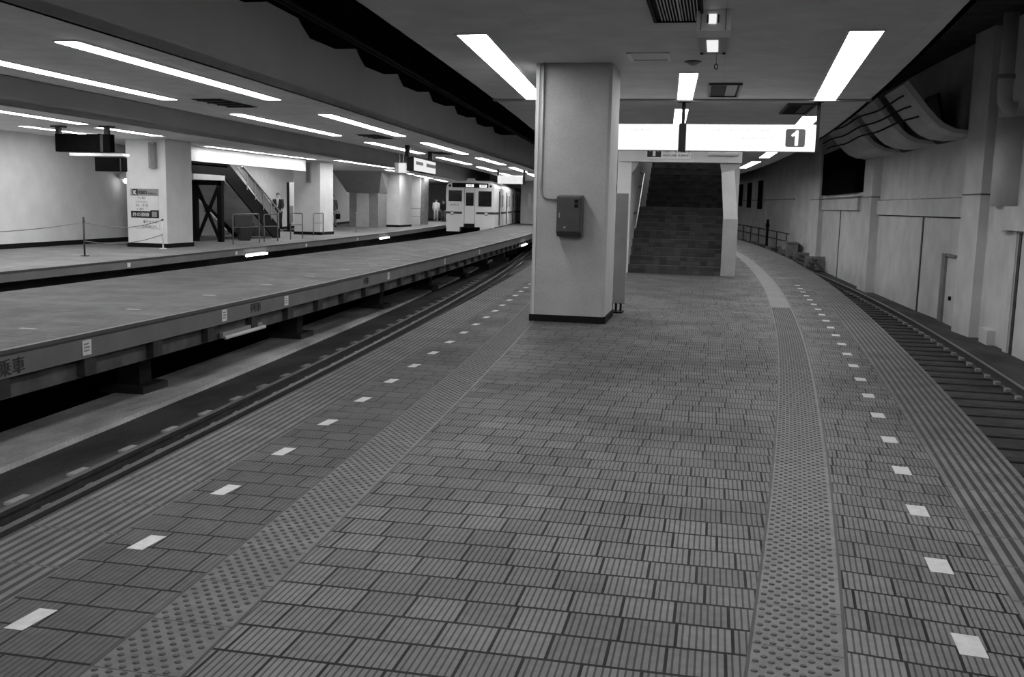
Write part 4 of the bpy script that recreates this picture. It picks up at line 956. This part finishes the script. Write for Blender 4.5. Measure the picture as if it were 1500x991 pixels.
# ------------------------------------------------------------------ people
def person(loc, rz, h, label, top, bottom, hair, coat=None, pose='stand', arm_fwd=0.0):
    e = empty('person', loc, label, 'person', 'people on the far platform', rz=rz)
    k = h/1.72
    st_ = .10 if pose == 'stand' else .16
    J = {}
    V = []; E = []; R = []
    def jt(n, p, r, par=None):
        J[n] = len(V); V.append(Vector(p)*k); R.append(r*k)
        if par: E.append((J[par], J[n]))
    jt('pelvis', (0, 0, .93), .12); jt('waist', (0, 0, 1.08), .105, 'pelvis'); jt('chest', (0, -.01, 1.28), .125, 'waist'); jt('neckb', (0, 0, 1.43), .07, 'chest')
    jt('neck', (0, -.01, 1.50), .052, 'neckb'); jt('jaw', (0, -.025, 1.56), .066, 'neck'); jt('skull', (0, -.015, 1.64), .083, 'jaw'); jt('crown', (0, -.005, 1.69), .05, 'skull')
    jt('nose', (0, -.105, 1.60), .012, 'jaw')
    for s, n in ((-1, 'r'), (1, 'l')):
        jt('sh'+n, (s*.17, 0, 1.40), .058, 'neckb')
        f = arm_fwd if s > 0 else arm_fwd*.4
        jt('el'+n, (s*.235, -.02-f*.2, 1.13), .042, 'sh'+n); jt('wr'+n, (s*.235, -.07-f*.55, .90+f*.22), .028, 'el'+n)
        w = V[-1]/k; d = (Vector((0, -.03-f*.1, -.08+f*.05))).normalized()
        jt('pm'+n, w+d*.07, .030, 'wr'+n)
        pm = w+d*.07
        for q in range(4):
            a = pm+Vector((0, -.027+.018*q, 0))+d*.02; jt('f%d%s' % (q, n), a+d*.035, .0085, 'pm'+n); jt('g%d%s' % (q, n), a+d*(.06+.012*(q in (1, 2)))+Vector((-s*.014, 0, 0)), .0075, 'f%d%s' % (q, n))
        jt('th'+n, w+d*.045+Vector((-s*.012, -.04, 0)), .010, 'wr'+n); jt('tt'+n, w+d*.085+Vector((-s*.02, -.05, 0)), .008, 'th'+n)
        jt('hip'+n, (s*.09, 0, .88), .085, 'pelvis'); jt('kn'+n, (s*st_, -.03+(.07*s if pose == 'walk' else 0), .49), .055, 'hip'+n)
        fy = (.16*s if pose == 'walk' else 0)
        jt('an'+n, (s*(st_+.01), .02+fy, .09), .038, 'kn'+n); jt('to'+n, (s*(st_+.03), -.13+fy, .04), .034, 'an'+n)
    me = bpy.data.meshes.new('body'); me.from_pydata(V, E, []); me.materials.append(M['skin'])
    b = bpy.data.objects.new('body', me); COL.objects.link(b); b.parent = e
    md = b.modifiers.new('skin', 'SKIN'); md.use_smooth_shade = True
    for i, sv in enumerate(me.skin_vertices[0].data): sv.radius = (R[i], R[i]); sv.use_root = (i == 0)
    sb = b.modifiers.new('sub', 'SUBSURF'); sb.levels = 1; sb.render_levels = 1
    S = lambda n: V[J[n]]
    def pc(m, name, mat):
        o = m.build(name, mat, None, True); o.parent = e; return o
    # top: torso loft and two sleeves
    m = MB(); m.loft([(0, 0, .86*k, .185*k, .13*k), (0, 0, 1.05*k, .165*k, .12*k), (0, 0, 1.25*k, .195*k, .135*k), (0, 0, 1.38*k, .20*k, .115*k), (0, 0, 1.455*k, .10*k, .08*k), (0, 0, 1.475*k, .066*k, .066*k)])
    for n in 'rl': m.tube([S('sh'+n)*1.0+Vector((0, 0, .02)), S('sh'+n)*.35+S('el'+n)*.65, S('el'+n), S('el'+n)*.2+S('wr'+n)*.8], [.075*k, .065*k, .06*k, .048*k], 10)
    pc(m, 'jacket' if coat else 'shirt', top)
    if coat:
        pc(MB().prism([(-.05*k, 1.46*k), (.05*k, 1.46*k), (.035*k, 1.2*k), (.0, 1.08*k), (-.035*k, 1.2*k)], 'y', -.15*k, -.10*k), 'shirt', M['shirt'])
        pc(MB().prism([(-.014*k, 1.45*k), (.014*k, 1.45*k), (.02*k, 1.2*k), (0, 1.14*k), (-.02*k, 1.2*k)], 'y', -.156*k, -.149*k), 'tie', M['greyc'])
    m = MB(); m.loft([(0, 0, .78*k, .17*k, .12*k), (0, 0, .9*k, .178*k, .125*k), (0, 0, 1.02*k, .16*k, .115*k)])
    for n in 'rl': m.tube([S('hip'+n)+Vector((0, 0, .02)), S('hip'+n)*.5+S('kn'+n)*.5, S('kn'+n), S('an'+n)+Vector((0, 0, -.01))], [.108*k, .092*k, .075*k, .066*k], 12)
    pc(m, 'trousers', bottom)
    m = MB()
    for n in 'rl':
        a = S('an'+n); m.loft([(a.x, a.y-.06*k, 0, .05*k, .135*k), (a.x, a.y-.06*k, .035*k, .052*k, .135*k), (a.x, a.y-.02*k, .085*k, .046*k, .08*k)])
    pc(m, 'shoes', M['black'])
    pc(MB().loft([(0, .02*k, 1.585*k, .083*k, .075*k), (0, .012*k, 1.63*k, .094*k, .096*k), (0, .002*k, 1.68*k, .088*k, .098*k), (0, 0, 1.715*k, .055*k, .065*k), (0, 0, 1.725*k, .02*k, .02*k)]), 'hair', hair)
    m = MB()
    for s in (-1, 1): m.disc((s*.03*k, -.095*k, 1.615*k), .011*k, .012, 'y', 8)
    pc(m, 'eyes', M['ink']); pc(MB().box(-.024*k, .024*k, -.1*k, -.088*k, 1.553*k, 1.561*k), 'mouth', M['greyc'])
    m = MB()
    for s in (-1, 1): m.disc((s*.085*k, 0, 1.60*k), .026*k, .018, 'x', 10)
    pc(m, 'ears', M['skin'])
    return e
person((-19.32, 40.94, 0), .15, 1.72, 'man in a dark suit and white shirt standing beside the far stairs', M['suit'], M['suit'], M['greyc'], coat=True, arm_fwd=.35)
person((-20.55, 50.3, 0), .5, 1.74, 'person in dark jacket and light trousers between pillar and stair enclosure', M['greyc'], M['lightc'], M['hair'], pose='walk')
person((-21.15, 72.5, 0), .3, 1.72, 'person in white shirt standing left of the train', M['shirt'], M['lightc'], M['hair'])
person((-20.85, 73.5, 0), -.2, 1.66, 'person in dark clothes standing close to the train front', M['suit'], M['greyc'], M['hair'])
bg = empty('shoulder_bag', (-20.2, 50.2, .55), 'dark bag held by the person in light trousers', 'bag')
MB().loft([(-20.2, 50.2, .42, .13, .07), (-20.2, 50.2, .6, .15, .08), (-20.2, 50.2, .72, .12, .06)], 12).build('pouch', M['black'], bg, True)
MB().tube([(-20.28, 50.2, .7), (-20.25, 50.2, .82), (-20.15, 50.2, .82), (-20.12, 50.2, .7)], .012, 6).build('strap', M['black'], bg, True)

# ------------------------------------------------------------------ world, camera, view
w = bpy.data.worlds.new('World'); bpy.context.scene.world = w; w.use_nodes = True
w.node_tree.nodes['Background'].inputs[0].default_value = (.5, .5, .5, 1); w.node_tree.nodes['Background'].inputs[1].default_value = .02
F_, yaw, pit, rol = 1420.0, 0.20338804, 0.13762848, 0.0227068
f = Vector((-sin(yaw)*cos(pit), cos(yaw)*cos(pit), -sin(pit))); r = Vector((cos(yaw), sin(yaw), 0)); u = r.cross(f)
r2 = cos(rol)*r+sin(rol)*u; u2 = -sin(rol)*r+cos(rol)*u
cam = bpy.data.cameras.new('camera'); co = bpy.data.objects.new('camera', cam); COL.objects.link(co)
cam.sensor_fit = 'HORIZONTAL'; cam.sensor_width = 36; cam.lens = 36*F_/1500; cam.clip_start = .05; cam.clip_end = 300
mx = Matrix((r2, u2, -f)).transposed().to_4x4(); mx.translation = (0, 0, 1.45); co.matrix_world = mx
sc = bpy.context.scene; sc.camera = co
sc.view_settings.view_transform = 'Standard'; sc.view_settings.look = 'None'; sc.view_settings.exposure = 0.0; sc.view_settings.gamma = 1
sc.view_settings.use_curve_mapping = False
sc.cycles.use_denoising = True; sc.cycles.max_bounces = 8; sc.cycles.diffuse_bounces = 5
